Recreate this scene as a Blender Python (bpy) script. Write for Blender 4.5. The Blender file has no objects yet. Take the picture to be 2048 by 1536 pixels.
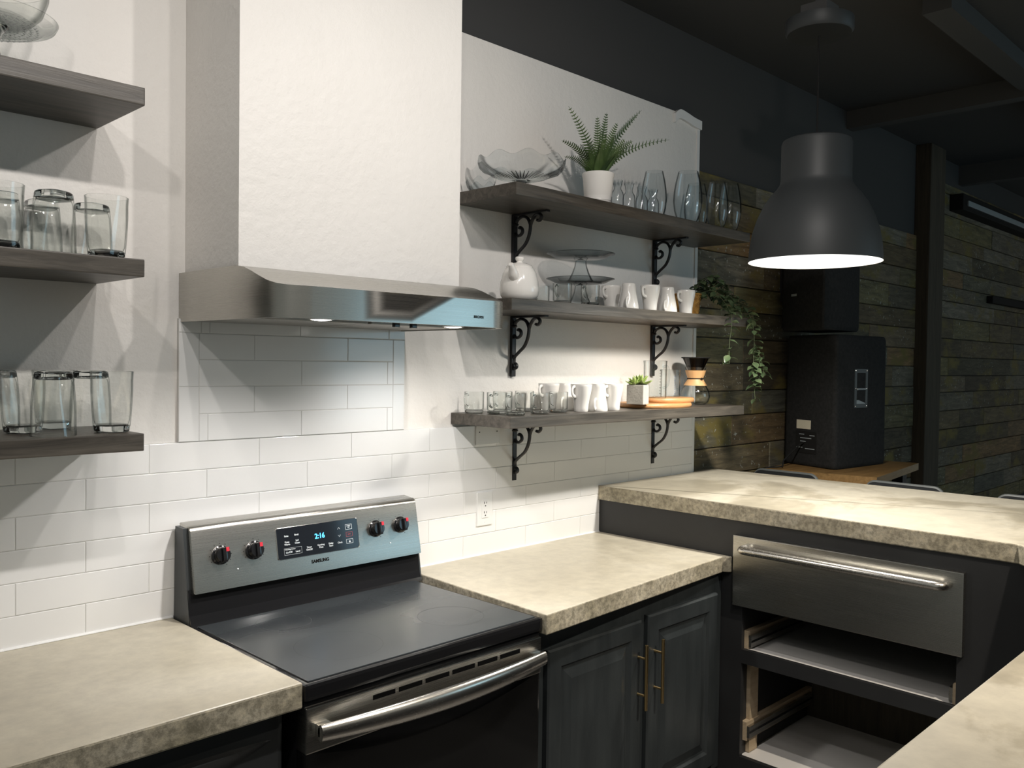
import bpy, bmesh, math, random
from mathutils import Vector, Matrix, Euler

scene = bpy.context.scene
C = scene.collection
random.seed(7)
PI = math.pi

# ------------------------------------------------------------------ camera
CAM = Vector((-1.0506, -2.3891, 1.6400))
YAW, PIT, ROL = math.radians(44.9512), math.radians(-1.4279), math.radians(0.7646)
fw = Vector((math.cos(YAW) * math.cos(PIT), math.sin(YAW) * math.cos(PIT), math.sin(PIT)))
rt = fw.cross(Vector((0, 0, 1))).normalized()
up = rt.cross(fw)
r2 = math.cos(ROL) * rt + math.sin(ROL) * up
u2 = -math.sin(ROL) * rt + math.cos(ROL) * up
cd = bpy.data.cameras.new('camera')
cam = bpy.data.objects.new('camera', cd)
C.objects.link(cam)
cam.matrix_world = Matrix(((r2.x, u2.x, -fw.x, CAM.x), (r2.y, u2.y, -fw.y, CAM.y), (r2.z, u2.z, -fw.z, CAM.z), (0, 0, 0, 1)))
cd.sensor_fit = 'HORIZONTAL'
cd.sensor_width = 36
cd.lens = 1745.48 / 2048 * 36
cd.clip_start = 0.02
scene.camera = cam

# ------------------------------------------------------------------ world, lights, exposure
w = bpy.data.worlds.new('world')
scene.world = w
w.use_nodes = True
bg = w.node_tree.nodes['Background']
bg.inputs[0].default_value = (0.96, 1.0, 0.93, 1)
bg.inputs[1].default_value = 0.21
scene.view_settings.view_transform = 'Standard'
scene.view_settings.look = 'None'
scene.view_settings.gamma = 1
scene.view_settings.exposure = 0.0
scene.view_settings.use_curve_mapping = False
scene.cycles.transparent_max_bounces = 32
scene.cycles.max_bounces = 12
scene.cycles.caustics_refractive = False
scene.cycles.caustics_reflective = False
scene.cycles.sample_clamp_indirect = 6.0
scene.cycles.blur_glossy = 0.5


def spot(name, loc, target, power, color, angle=100, blend=0.7, radius=0.025):
    l = bpy.data.lights.new(name, 'SPOT')
    l.energy = power
    l.color = color
    l.spot_size = math.radians(angle)
    l.spot_blend = blend
    l.shadow_soft_size = radius
    o = bpy.data.objects.new(name, l)
    C.objects.link(o)
    o.location = loc
    d = Vector(target) - Vector(loc)
    o.rotation_euler = d.to_track_quat('-Z', 'Y').to_euler()
    return o


WARM = (1.0, 0.945, 0.895)
# five heads of the ceiling track above the aisle, washing the kitchen wall
for lx, tx, tz, p in ((0.70, 1.25, 1.80, 56), (0.25, 0.30, 1.45, 17), (-0.13, -0.17, 1.55, 27), (-0.53, -0.50, 1.55, 30), (-1.25, -1.0, 1.6, 30)):
    spot('track_lamp_offscreen', (lx, -1.72, 2.90), (tx, -0.30, tz), p, WARM, 136, 1.0)
# track head over the near return of the bar
spot('track_lamp_offscreen', (1.1, -2.75, 2.90), (1.15, -2.1, 1.1), 260, (1.0, 0.90, 0.76), 80, 0.9)
# cool daylight from the window side of the room, at the room's far edge
al = bpy.data.lights.new('window_right_offscreen', 'AREA')
al.shape = 'RECTANGLE'
al.size = 2.0
al.size_y = 1.8
al.energy = 24
al.color = (0.45, 0.80, 1.0)
ao = bpy.data.objects.new('window_right_offscreen', al)
C.objects.link(ao)
ao.location = (5.2, -5.4, 1.8)
ao.rotation_euler = (PI / 2, 0, 0.35)


# ------------------------------------------------------------------ materials
def new_mat(name):
    m = bpy.data.materials.new(name)
    m.use_nodes = True
    return m, m.node_tree, m.node_tree.nodes['Principled BSDF']


def plain(name, col, rough=0.5, metal=0.0, spec=0.5, emit=None, estr=0.0, aniso=0.0, coat=0.0):
    m, t, b = new_mat(name)
    b.inputs['Base Color'].default_value = (*col, 1)
    b.inputs['Roughness'].default_value = rough
    b.inputs['Metallic'].default_value = metal
    b.inputs['Specular IOR Level'].default_value = spec
    b.inputs['Anisotropic'].default_value = aniso
    b.inputs['Coat Weight'].default_value = coat
    if emit:
        b.inputs['Emission Color'].default_value = (*emit, 1)
        b.inputs['Emission Strength'].default_value = estr
    return m


def node(t, kind, **kw):
    n = t.nodes.new(kind)
    for k, v in kw.items():
        if k in n.inputs:
            n.inputs[k].default_value = v
        else:
            setattr(n, k, v)
    return n


def coords(t, scale=(1, 1, 1), kind='Object', rand=False):
    tc = t.nodes.new('ShaderNodeTexCoord')
    mp = t.nodes.new('ShaderNodeMapping')
    mp.inputs['Scale'].default_value = scale
    t.links.new(tc.outputs[kind], mp.inputs['Vector'])
    if rand:
        oi = t.nodes.new('ShaderNodeObjectInfo')
        mul = node(t, 'ShaderNodeMath', operation='MULTIPLY')
        mul.inputs[1].default_value = 37.0
        t.links.new(oi.outputs['Random'], mul.inputs[0])
        t.links.new(mul.outputs[0], mp.inputs['Location'])
    return mp


def ramp(t, stops):
    r = t.nodes.new('ShaderNodeValToRGB')
    el = r.color_ramp.elements
    while len(el) < len(stops):
        el.new(0.5)
    for e, (p, c) in zip(el, stops):
        e.position = p
        e.color = (*c, 1)
    return r


def noisy(name, stops, scale=(5, 5, 5), detail=6, rough=0.5, bump=0.0, bscale=60, rrange=None, rand=False, spec=0.5, metal=0.0, distort=0.0, nscale=1.0, bdist=0.01):
    m, t, b = new_mat(name)
    mp = coords(t, scale, rand=rand)
    n = node(t, 'ShaderNodeTexNoise', Scale=nscale, Detail=detail, Roughness=0.6, Distortion=distort)
    t.links.new(mp.outputs[0], n.inputs['Vector'])
    r = ramp(t, stops)
    t.links.new(n.outputs['Fac'], r.inputs[0])
    t.links.new(r.outputs[0], b.inputs['Base Color'])
    b.inputs['Roughness'].default_value = rough
    b.inputs['Specular IOR Level'].default_value = spec
    b.inputs['Metallic'].default_value = metal
    if rrange:
        mr = node(t, 'ShaderNodeMapRange')
        mr.inputs['From Min'].default_value = 0.3
        mr.inputs['From Max'].default_value = 0.7
        mr.inputs['To Min'].default_value = rrange[0]
        mr.inputs['To Max'].default_value = rrange[1]
        t.links.new(n.outputs['Fac'], mr.inputs['Value'])
        t.links.new(mr.outputs[0], b.inputs['Roughness'])
    if bump:
        n2 = node(t, 'ShaderNodeTexNoise', Scale=bscale, Detail=4, Roughness=0.6)
        tc = coords(t)
        t.links.new(tc.outputs[0], n2.inputs['Vector'])
        bp = node(t, 'ShaderNodeBump', Strength=bump, Distance=bdist)
        t.links.new(n2.outputs['Fac'], bp.inputs['Height'])
        t.links.new(bp.outputs[0], b.inputs['Normal'])
    return m


M = {}
M['plaster'] = noisy('plaster', [(0.3, (0.77, 0.745, 0.71)), (0.7, (0.80, 0.775, 0.74))], (3, 3, 3), 4, 0.55, 0.5, 38, bdist=0.006)
M['grout'] = plain('grout', (0.62, 0.61, 0.59), 0.8)
M['tile'] = noisy('tile', [(0.3, (0.80, 0.795, 0.785)), (0.7, (0.83, 0.825, 0.815))], (1, 1, 1), 2, 0.12, 0.06, 14, rand=True, bdist=0.004)
M['white_trim'] = plain('white_trim', (0.78, 0.78, 0.77), 0.5)


def concrete(name, a, b_, c, rough, sc, speck=False, pos=(0.34, 0.52, 0.68)):
    m, t, b = new_mat(name)
    mp = coords(t)
    n1 = node(t, 'ShaderNodeTexNoise', Scale=sc, Detail=7, Roughness=0.62, Distortion=0.6)
    n2 = node(t, 'ShaderNodeTexNoise', Scale=sc * 9, Detail=5, Roughness=0.7)
    for n in (n1, n2):
        t.links.new(mp.outputs[0], n.inputs['Vector'])
    r1 = ramp(t, [(pos[0], a), (pos[1], b_), (pos[2], c)])
    t.links.new(n1.outputs['Fac'], r1.inputs[0])
    r3 = ramp(t, [(0.35, (0.80, 0.80, 0.80)), (0.65, (1.1, 1.1, 1.08))] if not speck else [(0.40, (0.66, 0.66, 0.64)), (0.50, (0.95, 0.95, 0.95)), (0.68, (1.35, 1.33, 1.28))])
    t.links.new(n2.outputs['Fac'], r3.inputs[0])
    mx = node(t, 'ShaderNodeMix', data_type='RGBA', blend_type='MULTIPLY')
    mx.inputs[0].default_value = 1.0 if speck else 0.6
    t.links.new(r1.outputs[0], mx.inputs[6])
    t.links.new(r3.outputs[0], mx.inputs[7])
    t.links.new(mx.outputs[2], b.inputs['Base Color'])
    mr = node(t, 'ShaderNodeMapRange')
    mr.inputs['From Min'].default_value = 0.35
    mr.inputs['From Max'].default_value = 0.65
    mr.inputs['To Min'].default_value = rough - 0.05
    mr.inputs['To Max'].default_value = rough + 0.1
    t.links.new(n1.outputs['Fac'], mr.inputs['Value'])
    t.links.new(mr.outputs[0], b.inputs['Roughness'])
    bp = node(t, 'ShaderNodeBump', Strength=0.35 if speck else 0.06, Distance=0.004)
    t.links.new(n2.outputs['Fac'], bp.inputs['Height'])
    t.links.new(bp.outputs[0], b.inputs['Normal'])
    return m


M['concrete'] = concrete('concrete_top', (0.40, 0.36, 0.28), (0.45, 0.41, 0.325), (0.50, 0.46, 0.375), 0.36, 2.2)
M['concrete_bar'] = concrete('concrete_bar_top', (0.34, 0.305, 0.235), (0.40, 0.36, 0.28), (0.50, 0.46, 0.375), 0.42, 1.3, pos=(0.40, 0.455, 0.50))
M['concrete_edge'] = concrete('concrete_edge', (0.28, 0.25, 0.18), (0.41, 0.365, 0.275), (0.50, 0.455, 0.36), 0.6, 7, True)


def wood(name, cols, rough=0.6, axis='x', stretch=14, bump=0.25, rand=True, sc=3.0):
    m, t, b = new_mat(name)
    s = {'x': (1, stretch, stretch), 'y': (stretch, 1, stretch), 'z': (stretch, stretch, 1)}[axis]
    mp = coords(t, s, rand=rand)
    n = node(t, 'ShaderNodeTexNoise', Scale=sc, Detail=8, Roughness=0.65, Distortion=0.8)
    t.links.new(mp.outputs[0], n.inputs['Vector'])
    k = len(cols)
    r = ramp(t, [(0.3 + 0.4 * i / (k - 1), c) for i, c in enumerate(cols)])
    t.links.new(n.outputs['Fac'], r.inputs[0])
    t.links.new(r.outputs[0], b.inputs['Base Color'])
    b.inputs['Roughness'].default_value = rough
    bp = node(t, 'ShaderNodeBump', Strength=bump, Distance=0.004)
    t.links.new(n.outputs['Fac'], bp.inputs['Height'])
    t.links.new(bp.outputs[0], b.inputs['Normal'])
    return m


M['shelf_wood'] = wood('shelf_wood', [(0.026, 0.022, 0.018), (0.066, 0.057, 0.046), (0.105, 0.091, 0.074)], 0.40)
M['table_wood'] = wood('table_wood', [(0.16, 0.09, 0.03), (0.30, 0.18, 0.07)], 0.4)
M['board_wood'] = wood('board_wood', [(0.42, 0.20, 0.075), (0.58, 0.31, 0.13)], 0.45)
M['pale_wood'] = wood('pale_wood', [(0.40, 0.30, 0.19), (0.52, 0.42, 0.29)], 0.6)
M['cork'] = wood('cork_collar', [(0.62, 0.34, 0.14), (0.72, 0.44, 0.21)], 0.45, 'z', 4)


def plank_mat():
    m, t, b = new_mat('reclaimed_plank')
    oi = t.nodes.new('ShaderNodeObjectInfo')
    base = ramp(t, [(0.0, (0.050, 0.042, 0.028)), (0.12, (0.13, 0.105, 0.062)), (0.25, (0.070, 0.060, 0.040)), (0.38, (0.17, 0.16, 0.13)), (0.5, (0.060, 0.056, 0.036)), (0.62, (0.19, 0.125, 0.062)), (0.75, (0.085, 0.090, 0.076)), (0.88, (0.15, 0.135, 0.065)), (1.0, (0.055, 0.050, 0.040))])
    t.links.new(oi.outputs['Random'], base.inputs[0])
    mp = coords(t, (1.2, 9, 9), rand=True)
    n = node(t, 'ShaderNodeTexNoise', Scale=4, Detail=9, Roughness=0.7, Distortion=0.7)
    t.links.new(mp.outputs[0], n.inputs['Vector'])
    g = ramp(t, [(0.3, (0.42, 0.41, 0.39)), (0.55, (1.2, 1.15, 1.08)), (0.75, (2.1, 2.0, 1.85))])
    t.links.new(n.outputs['Fac'], g.inputs[0])
    mx = node(t, 'ShaderNodeMix', data_type='RGBA', blend_type='MULTIPLY')
    mx.inputs[0].default_value = 1.0
    t.links.new(base.outputs[0], mx.inputs[6])
    t.links.new(g.outputs[0], mx.inputs[7])
    # moss coloured stain
    mp2 = coords(t, (1.5, 3, 3), rand=True)
    n2 = node(t, 'ShaderNodeTexNoise', Scale=2.2, Detail=5, Roughness=0.6)
    t.links.new(mp2.outputs[0], n2.inputs['Vector'])
    r2_ = ramp(t, [(0.52, (0, 0, 0)), (0.66, (1, 1, 1))])
    t.links.new(n2.outputs['Fac'], r2_.inputs[0])
    mx2 = node(t, 'ShaderNodeMix', data_type='RGBA')
    t.links.new(r2_.outputs[0], mx2.inputs[0])
    t.links.new(mx.outputs[2], mx2.inputs[6])
    mx2.inputs[7].default_value = (0.165, 0.130, 0.036, 1)
    # flecks of old paint
    mp3 = coords(t, (1, 1, 1), rand=True)
    n3 = node(t, 'ShaderNodeTexNoise', Scale=48, Detail=3, Roughness=0.6)
    n4 = node(t, 'ShaderNodeTexNoise', Scale=1.9, Detail=2)
    t.links.new(mp3.outputs[0], n3.inputs['Vector'])
    t.links.new(mp3.outputs[0], n4.inputs['Vector'])
    r3 = ramp(t, [(0.64, (0, 0, 0)), (0.68, (1, 1, 1))])
    r4 = ramp(t, [(0.44, (0, 0, 0)), (0.54, (1, 1, 1))])
    t.links.new(n3.outputs['Fac'], r3.inputs[0])
    t.links.new(n4.outputs['Fac'], r4.inputs[0])
    mu = node(t, 'ShaderNodeMix', data_type='RGBA', blend_type='MULTIPLY')
    mu.inputs[0].default_value = 1
    t.links.new(r3.outputs[0], mu.inputs[6])
    t.links.new(r4.outputs[0], mu.inputs[7])
    mx3 = node(t, 'ShaderNodeMix', data_type='RGBA')
    t.links.new(mu.outputs[2], mx3.inputs[0])
    t.links.new(mx2.outputs[2], mx3.inputs[6])
    mx3.inputs[7].default_value = (0.34, 0.35, 0.31, 1)
    t.links.new(mx3.outputs[2], b.inputs['Base Color'])
    b.inputs['Roughness'].default_value = 0.75
    bp = node(t, 'ShaderNodeBump', Strength=0.5, Distance=0.006)
    t.links.new(n.outputs['Fac'], bp.inputs['Height'])
    t.links.new(bp.outputs[0], b.inputs['Normal'])
    return m


M['plank'] = plank_mat()
M['post_wood'] = wood('post_wood', [(0.035, 0.028, 0.018), (0.075, 0.06, 0.04)], 0.8, 'z')


def steel(name, col=(0.47, 0.455, 0.42), rough=0.27, axis=(1, 1, 420), bump=0.012):
    m, t, b = new_mat(name)
    b.inputs['Base Color'].default_value = (*col, 1)
    b.inputs['Metallic'].default_value = 1
    mp = coords(t, axis)
    n = node(t, 'ShaderNodeTexNoise', Scale=4, Detail=4, Roughness=0.6)
    t.links.new(mp.outputs[0], n.inputs['Vector'])
    mr = node(t, 'ShaderNodeMapRange')
    mr.inputs['To Min'].default_value = rough - 0.06
    mr.inputs['To Max'].default_value = rough + 0.08
    t.links.new(n.outputs['Fac'], mr.inputs['Value'])
    t.links.new(mr.outputs[0], b.inputs['Roughness'])
    bp = node(t, 'ShaderNodeBump', Strength=bump, Distance=0.001)
    t.links.new(n.outputs['Fac'], bp.inputs['Height'])
    t.links.new(bp.outputs[0], b.inputs['Normal'])
    return m


M['steel'] = steel('brushed_steel')
M['steel_handle'] = steel('satin_steel', (0.72, 0.69, 0.64), 0.25, (1, 40, 40), 0.01)
M['chrome'] = plain('chrome_edge', (0.8, 0.78, 0.74), 0.15, 1)
M['black_enamel'] = plain('black_enamel', (0.012, 0.012, 0.013), 0.10, 0, 0.6)
M['cooktop_glass'] = noisy('cooktop_glass', [(0.35, (0.024, 0.028, 0.031)), (0.65, (0.040, 0.046, 0.050))], (1.2, 3.5, 2), 2, 0.26, rrange=(0.22, 0.36), spec=0.6)
M['oven_glass'] = plain('oven_glass', (0.008, 0.008, 0.008), 0.07, 0, 0.5)
M['black_plastic'] = plain('black_plastic', (0.010, 0.010, 0.011), 0.14, 0, 0.5)
M['dark_grey'] = plain('dark_grey_metal', (0.055, 0.06, 0.062), 0.4, 0.3)
M['red_mark'] = plain('red_mark', (0.60, 0.03, 0.05), 0.4)
M['display'] = plain('display_glass', (0.008, 0.010, 0.014), 0.08)
M['print_white'] = plain('print_white', (0.75, 0.78, 0.80), 0.5)
M['print_dark'] = plain('print_dark', (0.008, 0.008, 0.008), 0.8, 0, 0.1)
M['slot_black'] = plain('slot_black', (0.004, 0.004, 0.004), 0.95, 0, 0.05)
M['print_red'] = plain('print_red', (0.35, 0.06, 0.07), 0.5)
M['print_blue'] = plain('print_blue', (0.10, 0.20, 0.36), 0.5)
M['led'] = plain('led_digits', (0, 0, 0), 0.5, emit=(0.05, 0.45, 1.0), estr=6)
M['bulb'] = plain('lamp_bulb', (1, 1, 1), 0.5, emit=(0.86, 0.95, 1.0), estr=14)
M['hood_bulb'] = plain('hood_bulb', (1, 1, 1), 0.5, emit=(1.0, 0.95, 0.88), estr=12)
M['shade_out'] = plain('shade_outside', (0.034, 0.038, 0.040), 0.52, 0.0, 0.4)
M['shade_in'] = plain('shade_inside', (0.90, 0.89, 0.86), 0.5)
M['cab_paint'] = noisy('cabinet_paint', [(0.3, (0.018, 0.022, 0.024)), (0.7, (0.036, 0.042, 0.044))], (14, 14, 2), 5, 0.42, 0.15, 60, rand=True, bdist=0.002)
M['black_paint'] = noisy('black_paint', [(0.3, (0.014, 0.014, 0.015)), (0.7, (0.022, 0.023, 0.024))], (4, 4, 4), 4, 0.5)
M['dish_black'] = plain('dishwasher_black', (0.030, 0.032, 0.033), 0.34)
M['brass'] = plain('brass', (0.72, 0.52, 0.25), 0.28, 1)
M['iron'] = plain('black_iron', (0.010, 0.010, 0.012), 0.45)
M['ceramic'] = plain('white_ceramic', (0.82, 0.80, 0.765), 0.12, 0, 0.5, coat=0.3)
M['pot_ceramic'] = plain('pot_ceramic', (0.80, 0.78, 0.75), 0.25)
M['melamine'] = plain('grey_melamine', (0.68, 0.66, 0.63), 0.4)
M['cement'] = noisy('cement_pot', [(0.3, (0.42, 0.39, 0.34)), (0.7, (0.56, 0.53, 0.47))], (20, 20, 20), 5, 0.8, 0.2, 120)
M['wicker'] = noisy('wicker', [(0.35, (0.30, 0.13, 0.02)), (0.65, (0.62, 0.33, 0.07))], (60, 60, 60), 3, 0.7, 0.6, 120)
M['fern'] = noisy('fern_green', [(0.3, (0.028, 0.060, 0.019)), (0.7, (0.085, 0.140, 0.043))], (12, 12, 12), 3, 0.45, rand=True)
M['ivy'] = noisy('ivy_leaf', [(0.3, (0.045, 0.085, 0.040)), (0.7, (0.13, 0.17, 0.085))], (40, 40, 40), 3, 0.35, rand=True)
M['ivy_stem'] = plain('ivy_stem', (0.06, 0.08, 0.035), 0.6)
M['succulent'] = noisy('succulent_leaf', [(0.3, (0.20, 0.30, 0.08)), (0.7, (0.42, 0.50, 0.17))], (30, 30, 30), 3, 0.45, rand=True)
M['soil'] = noisy('soil', [(0.3, (0.012, 0.010, 0.008)), (0.7, (0.04, 0.03, 0.02))], (80, 80, 80), 3, 0.9)
M['speaker_black'] = noisy('speaker_carpet', [(0.3, (0.016, 0.0165, 0.017)), (0.7, (0.026, 0.0265, 0.027))], (60, 60, 60), 3, 0.9, 0.3, 300, bdist=0.002, spec=0.2)
M['speaker_plate'] = plain('speaker_plate', (0.055, 0.07, 0.078), 0.4)
M['label_paper'] = plain('label_paper', (0.62, 0.58, 0.46), 0.6)
M['rubber'] = plain('black_rubber', (0.012, 0.012, 0.012), 0.8, 0, 0.2)
M['stool_vinyl'] = plain('stool_vinyl', (0.020, 0.022, 0.024), 0.5)
M['stool_piping'] = plain('stool_piping', (0.11, 0.12, 0.12), 0.5, 0.0)
M['ceiling'] = plain('black_wall_paint', (0.055, 0.055, 0.055), 0.95)
M['beam'] = plain('beam_grey', (0.07, 0.07, 0.069), 0.95)
M['floor'] = noisy('floor_concrete', [(0.3, (0.05, 0.048, 0.044)), (0.7, (0.09, 0.085, 0.08))], (2, 2, 2), 6, 0.5)
M['filter'] = plain('filter_mesh', (0.30, 0.29, 0.27), 0.4, 0.8)
M['fixture_grey'] = plain('fixture_grey', (0.30, 0.34, 0.36), 0.5)


def thin_glass(name, tint=(0.965, 0.975, 0.97), edge=(0.30, 0.33, 0.33), ior=1.45, refl=1.0):
    m, t, b = new_mat(name)
    t.nodes.remove(b)
    out = t.nodes['Material Output']
    lw = node(t, 'ShaderNodeLayerWeight', Blend=0.5)
    cr = ramp(t, [(0.0, tint), (0.52, tint), (0.90, edge), (1.0, edge)])
    t.links.new(lw.outputs['Facing'], cr.inputs[0])
    tr = t.nodes.new('ShaderNodeBsdfTransparent')
    t.links.new(cr.outputs[0], tr.inputs[0])
    gl = node(t, 'ShaderNodeBsdfGlossy', Roughness=0.03)
    gl.inputs[0].default_value = (refl, refl, refl, 1)
    pw = node(t, 'ShaderNodeMath', operation='POWER')
    pw.inputs[1].default_value = 4.5
    t.links.new(lw.outputs['Facing'], pw.inputs[0])
    fr = node(t, 'ShaderNodeMath', operation='MULTIPLY_ADD')
    fr.inputs[1].default_value = 0.55
    fr.inputs[2].default_value = 0.035
    t.links.new(pw.outputs[0], fr.inputs[0])
    mx = t.nodes.new('ShaderNodeMixShader')
    t.links.new(fr.outputs[0], mx.inputs[0])
    t.links.new(tr.outputs[0], mx.inputs[1])
    t.links.new(gl.outputs[0], mx.inputs[2])
    t.links.new(mx.outputs[0], out.inputs[0])
    return m


M['glass'] = thin_glass('clear_glass', (0.98, 0.985, 0.98), (0.36, 0.39, 0.38))
M['glass_blue'] = thin_glass('bluish_glass', (0.945, 0.96, 0.965), (0.14, 0.16, 0.165))
M['glass_dark'] = thin_glass('filter_glass', (0.30, 0.27, 0.24), (0.03, 0.03, 0.03))
mg, tg, bgl = new_mat('thick_glass')
bgl.inputs['Base Color'].default_value = (0.93, 0.96, 0.95, 1)
bgl.inputs['Roughness'].default_value = 0.0
bgl.inputs['IOR'].default_value = 1.5
bgl.inputs['Transmission Weight'].default_value = 1.0
M['thick_glass'] = mg


# ------------------------------------------------------------------ mesh helpers
class MB:
    def __init__(self):
        self.v, self.f, self.m, self.s = [], [], [], []

    def add(self, vs, fs, mi=0, smooth=False):
        k = len(self.v)
        self.v += [tuple(p) for p in vs]
        for f in fs:
            self.f.append([i + k for i in f])
            self.m.append(mi)
            self.s.append(smooth)
        return self

    def box(self, x0, x1, y0, y1, z0, z1, mi=0):
        vs = [(x, y, z) for z in (z0, z1) for y in (y0, y1) for x in (x0, x1)]
        return self.add(vs, [(0, 2, 3, 1), (4, 5, 7, 6), (0, 1, 5, 4), (2, 6, 7, 3), (0, 4, 6, 2), (1, 3, 7, 5)], mi)

    def bbox(self, x0, x1, y0, y1, z0, z1, b=0.004, mi=0):
        """box with chamfered edges"""
        bm = bmesh.new()
        bmesh.ops.create_cube(bm, size=1)
        for v in bm.verts:
            v.co = Vector(((x0 + x1) / 2 + v.co.x * (x1 - x0), (y0 + y1) / 2 + v.co.y * (y1 - y0), (z0 + z1) / 2 + v.co.z * (z1 - z0)))
        bmesh.ops.bevel(bm, geom=bm.edges[:], offset=b, segments=2, affect='EDGES', profile=0.7)
        bm.verts.index_update()
        self.add([v.co.copy() for v in bm.verts], [[v.index for v in f.verts] for f in bm.faces], mi, False)
        bm.free()
        return self

    def prism(self, pts, z0, z1, mi_top=0, mi_side=0):
        """horizontal polygon (counter-clockwise) extruded in z"""
        n = len(pts)
        self.add([(x, y, z1) for x, y in pts], [list(range(n))], mi_top)
        self.add([(x, y, z0) for x, y in pts], [list(range(n))[::-1]], mi_side)
        vs = [(x, y, z0) for x, y in pts] + [(x, y, z1) for x, y in pts]
        return self.add(vs, [(i, (i + 1) % n, n + (i + 1) % n, n + i) for i in range(n)], mi_side)

    def rings(self, rs, mi=0, smooth=True, closed=True, cap0=False, cap1=False):
        n = len(rs[0])
        vs = [p for r in rs for p in r]
        fs = []
        for j in range(len(rs) - 1):
            for i in range(n if closed else n - 1):
                a, b = j * n + i, j * n + (i + 1) % n
                fs.append((a, b, b + n, a + n))
        if cap0:
            fs.append(list(range(n))[::-1])
        if cap1:
            fs.append([(len(rs) - 1) * n + i for i in range(n)])
        return self.add(vs, fs, mi, smooth)

    def lathe(self, prof, seg=40, mi=0, smooth=True, wave=None, cx=0, cy=0):
        rs = []
        for r, z in prof:
            ring = []
            for i in range(seg):
                a = 2 * PI * i / seg
                rr, zz = (r, z) if wave is None else wave(r, z, a)
                ring.append((cx + rr * math.cos(a), cy + rr * math.sin(a), zz))
            rs.append(ring)
        return self.rings(rs, mi, smooth, True, prof[0][0] > 1e-5, prof[-1][0] > 1e-5)

    def tube(self, pts, r, seg=8, mi=0, smooth=True, flat=None):
        """swept tube; r number or list; flat=(a,b) scales the section"""
        P = [Vector(p) for p in pts]
        n = len(P)
        rs = []
        up0 = None
        for i, p in enumerate(P):
            d = (P[min(i + 1, n - 1)] - P[max(i - 1, 0)])
            if d.length < 1e-9:
                d = Vector((0, 0, 1))
            d.normalize()
            if up0 is None:
                up0 = Vector((1, 0, 0)) if abs(d.x) < 0.8 else Vector((0, 0, 1))
            a = d.cross(up0)
            if a.length < 1e-6:
                a = d.cross(Vector((0, 1, 0)))
            a.normalize()
            b = a.cross(d).normalized()
            up0 = b
            rr = r[i] if isinstance(r, (list, tuple)) else r
            fa, fb = flat or (1, 1)
            rs.append([p + a * (rr * fa * math.cos(t)) + b * (rr * fb * math.sin(t)) for t in (2 * PI * k / seg for k in range(seg))])
        return self.rings(rs, mi, smooth, True, True, True)

    def mesh(self, name, mats):
        me = bpy.data.meshes.new(name)
        me.from_pydata(self.v, [], self.f)
        for mm in mats:
            me.materials.append(M[mm])
        for p, mi, s in zip(me.polygons, self.m, self.s):
            p.material_index = mi
            p.use_smooth = s
        bm = bmesh.new()
        bm.from_mesh(me)
        bmesh.ops.remove_doubles(bm, verts=bm.verts, dist=1e-6)
        bmesh.ops.recalc_face_normals(bm, faces=bm.faces)
        bm.to_mesh(me)
        bm.free()
        if any(self.s):
            me.set_sharp_from_angle(angle=math.radians(42))
        return me

    def build(self, name, mats, parent=None, label=None):
        if isinstance(mats, str):
            mats = [mats]
        o = bpy.data.objects.new(name, self.mesh(name, mats))
        C.objects.link(o)
        if parent is not None:
            o.parent = parent
        if label:
            o['label'] = label
        return o


def thing(name, label, cat, loc=(0, 0, 0), rotz=0, group=None, rot=None):
    o = bpy.data.objects.new(name, None)
    o.empty_display_size = 0.05
    C.objects.link(o)
    o.location = loc
    o.rotation_euler = rot if rot else (0, 0, rotz)
    return tag(o, label, cat, group)


def tag(o, label, cat, group=None):
    o['label'] = label
    o['category'] = cat
    if group:
        o['group'] = group
    return o


def structure(o):
    o['kind'] = 'structure'
    return o


def dup(root, loc, rotz=0, label=None, group=None, rot=None):
    r = root.copy()
    C.objects.link(r)
    r.location = loc
    r.rotation_euler = rot if rot else (0, 0, rotz)
    if label:
        r['label'] = label
    if group:
        r['group'] = group
    for ch in list(root.children):
        c = ch.copy()
        C.objects.link(c)
        c.parent = r
        for g in list(ch.children):
            d = g.copy()
            C.objects.link(d)
            d.parent = c
    return r


def text_mesh(s, size, name, mat, parent, loc, rot, align='CENTER', extrude=0.0002, sx=1.0, bold=0.012):
    cu = bpy.data.curves.new('txt', 'FONT')
    cu.body = s
    cu.size = size
    cu.align_x = align
    cu.align_y = 'CENTER'
    cu.extrude = extrude
    cu.offset = size * bold
    cu.resolution_u = 3
    tmp = bpy.data.objects.new('txt', cu)
    me = bpy.data.meshes.new_from_object(tmp)
    bpy.data.objects.remove(tmp)
    bpy.data.curves.remove(cu)
    me.materials.clear()
    me.materials.append(M[mat])
    o = bpy.data.objects.new(name, me)
    C.objects.link(o)
    o.parent = parent
    o.location = loc
    o.rotation_euler = rot
    o.scale = (sx, 1, 1)
    return o


def arc(p, q, k, n=8):
    return [p + (q - p) * i / n for i in range(n + 1)]


def smooth_path(pts, n=6):
    """Catmull-Rom through points"""
    P = [Vector(p) for p in pts]
    out = []
    for i in range(len(P) - 1):
        p0, p1, p2, p3 = P[max(i - 1, 0)], P[i], P[i + 1], P[min(i + 2, len(P) - 1)]
        for k in range(n):
            t = k / n
            out.append(0.5 * ((2 * p1) + (p2 - p0) * t + (2 * p0 - 5 * p1 + 4 * p2 - p3) * t * t + (3 * p1 - p0 - 3 * p2 + p3) * t ** 3))
    out.append(P[-1])
    return out


# ================================================================== THE ROOM
CEIL = 3.25
structure(MB().box(-1.6, 11.0, -5.5, 0.2, -0.1, 0.0).build('floor', 'floor'))
structure(MB().box(-1.6, 11.0, -5.5, 0.2, CEIL, CEIL + 0.1).build('ceiling', 'ceiling'))
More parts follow.
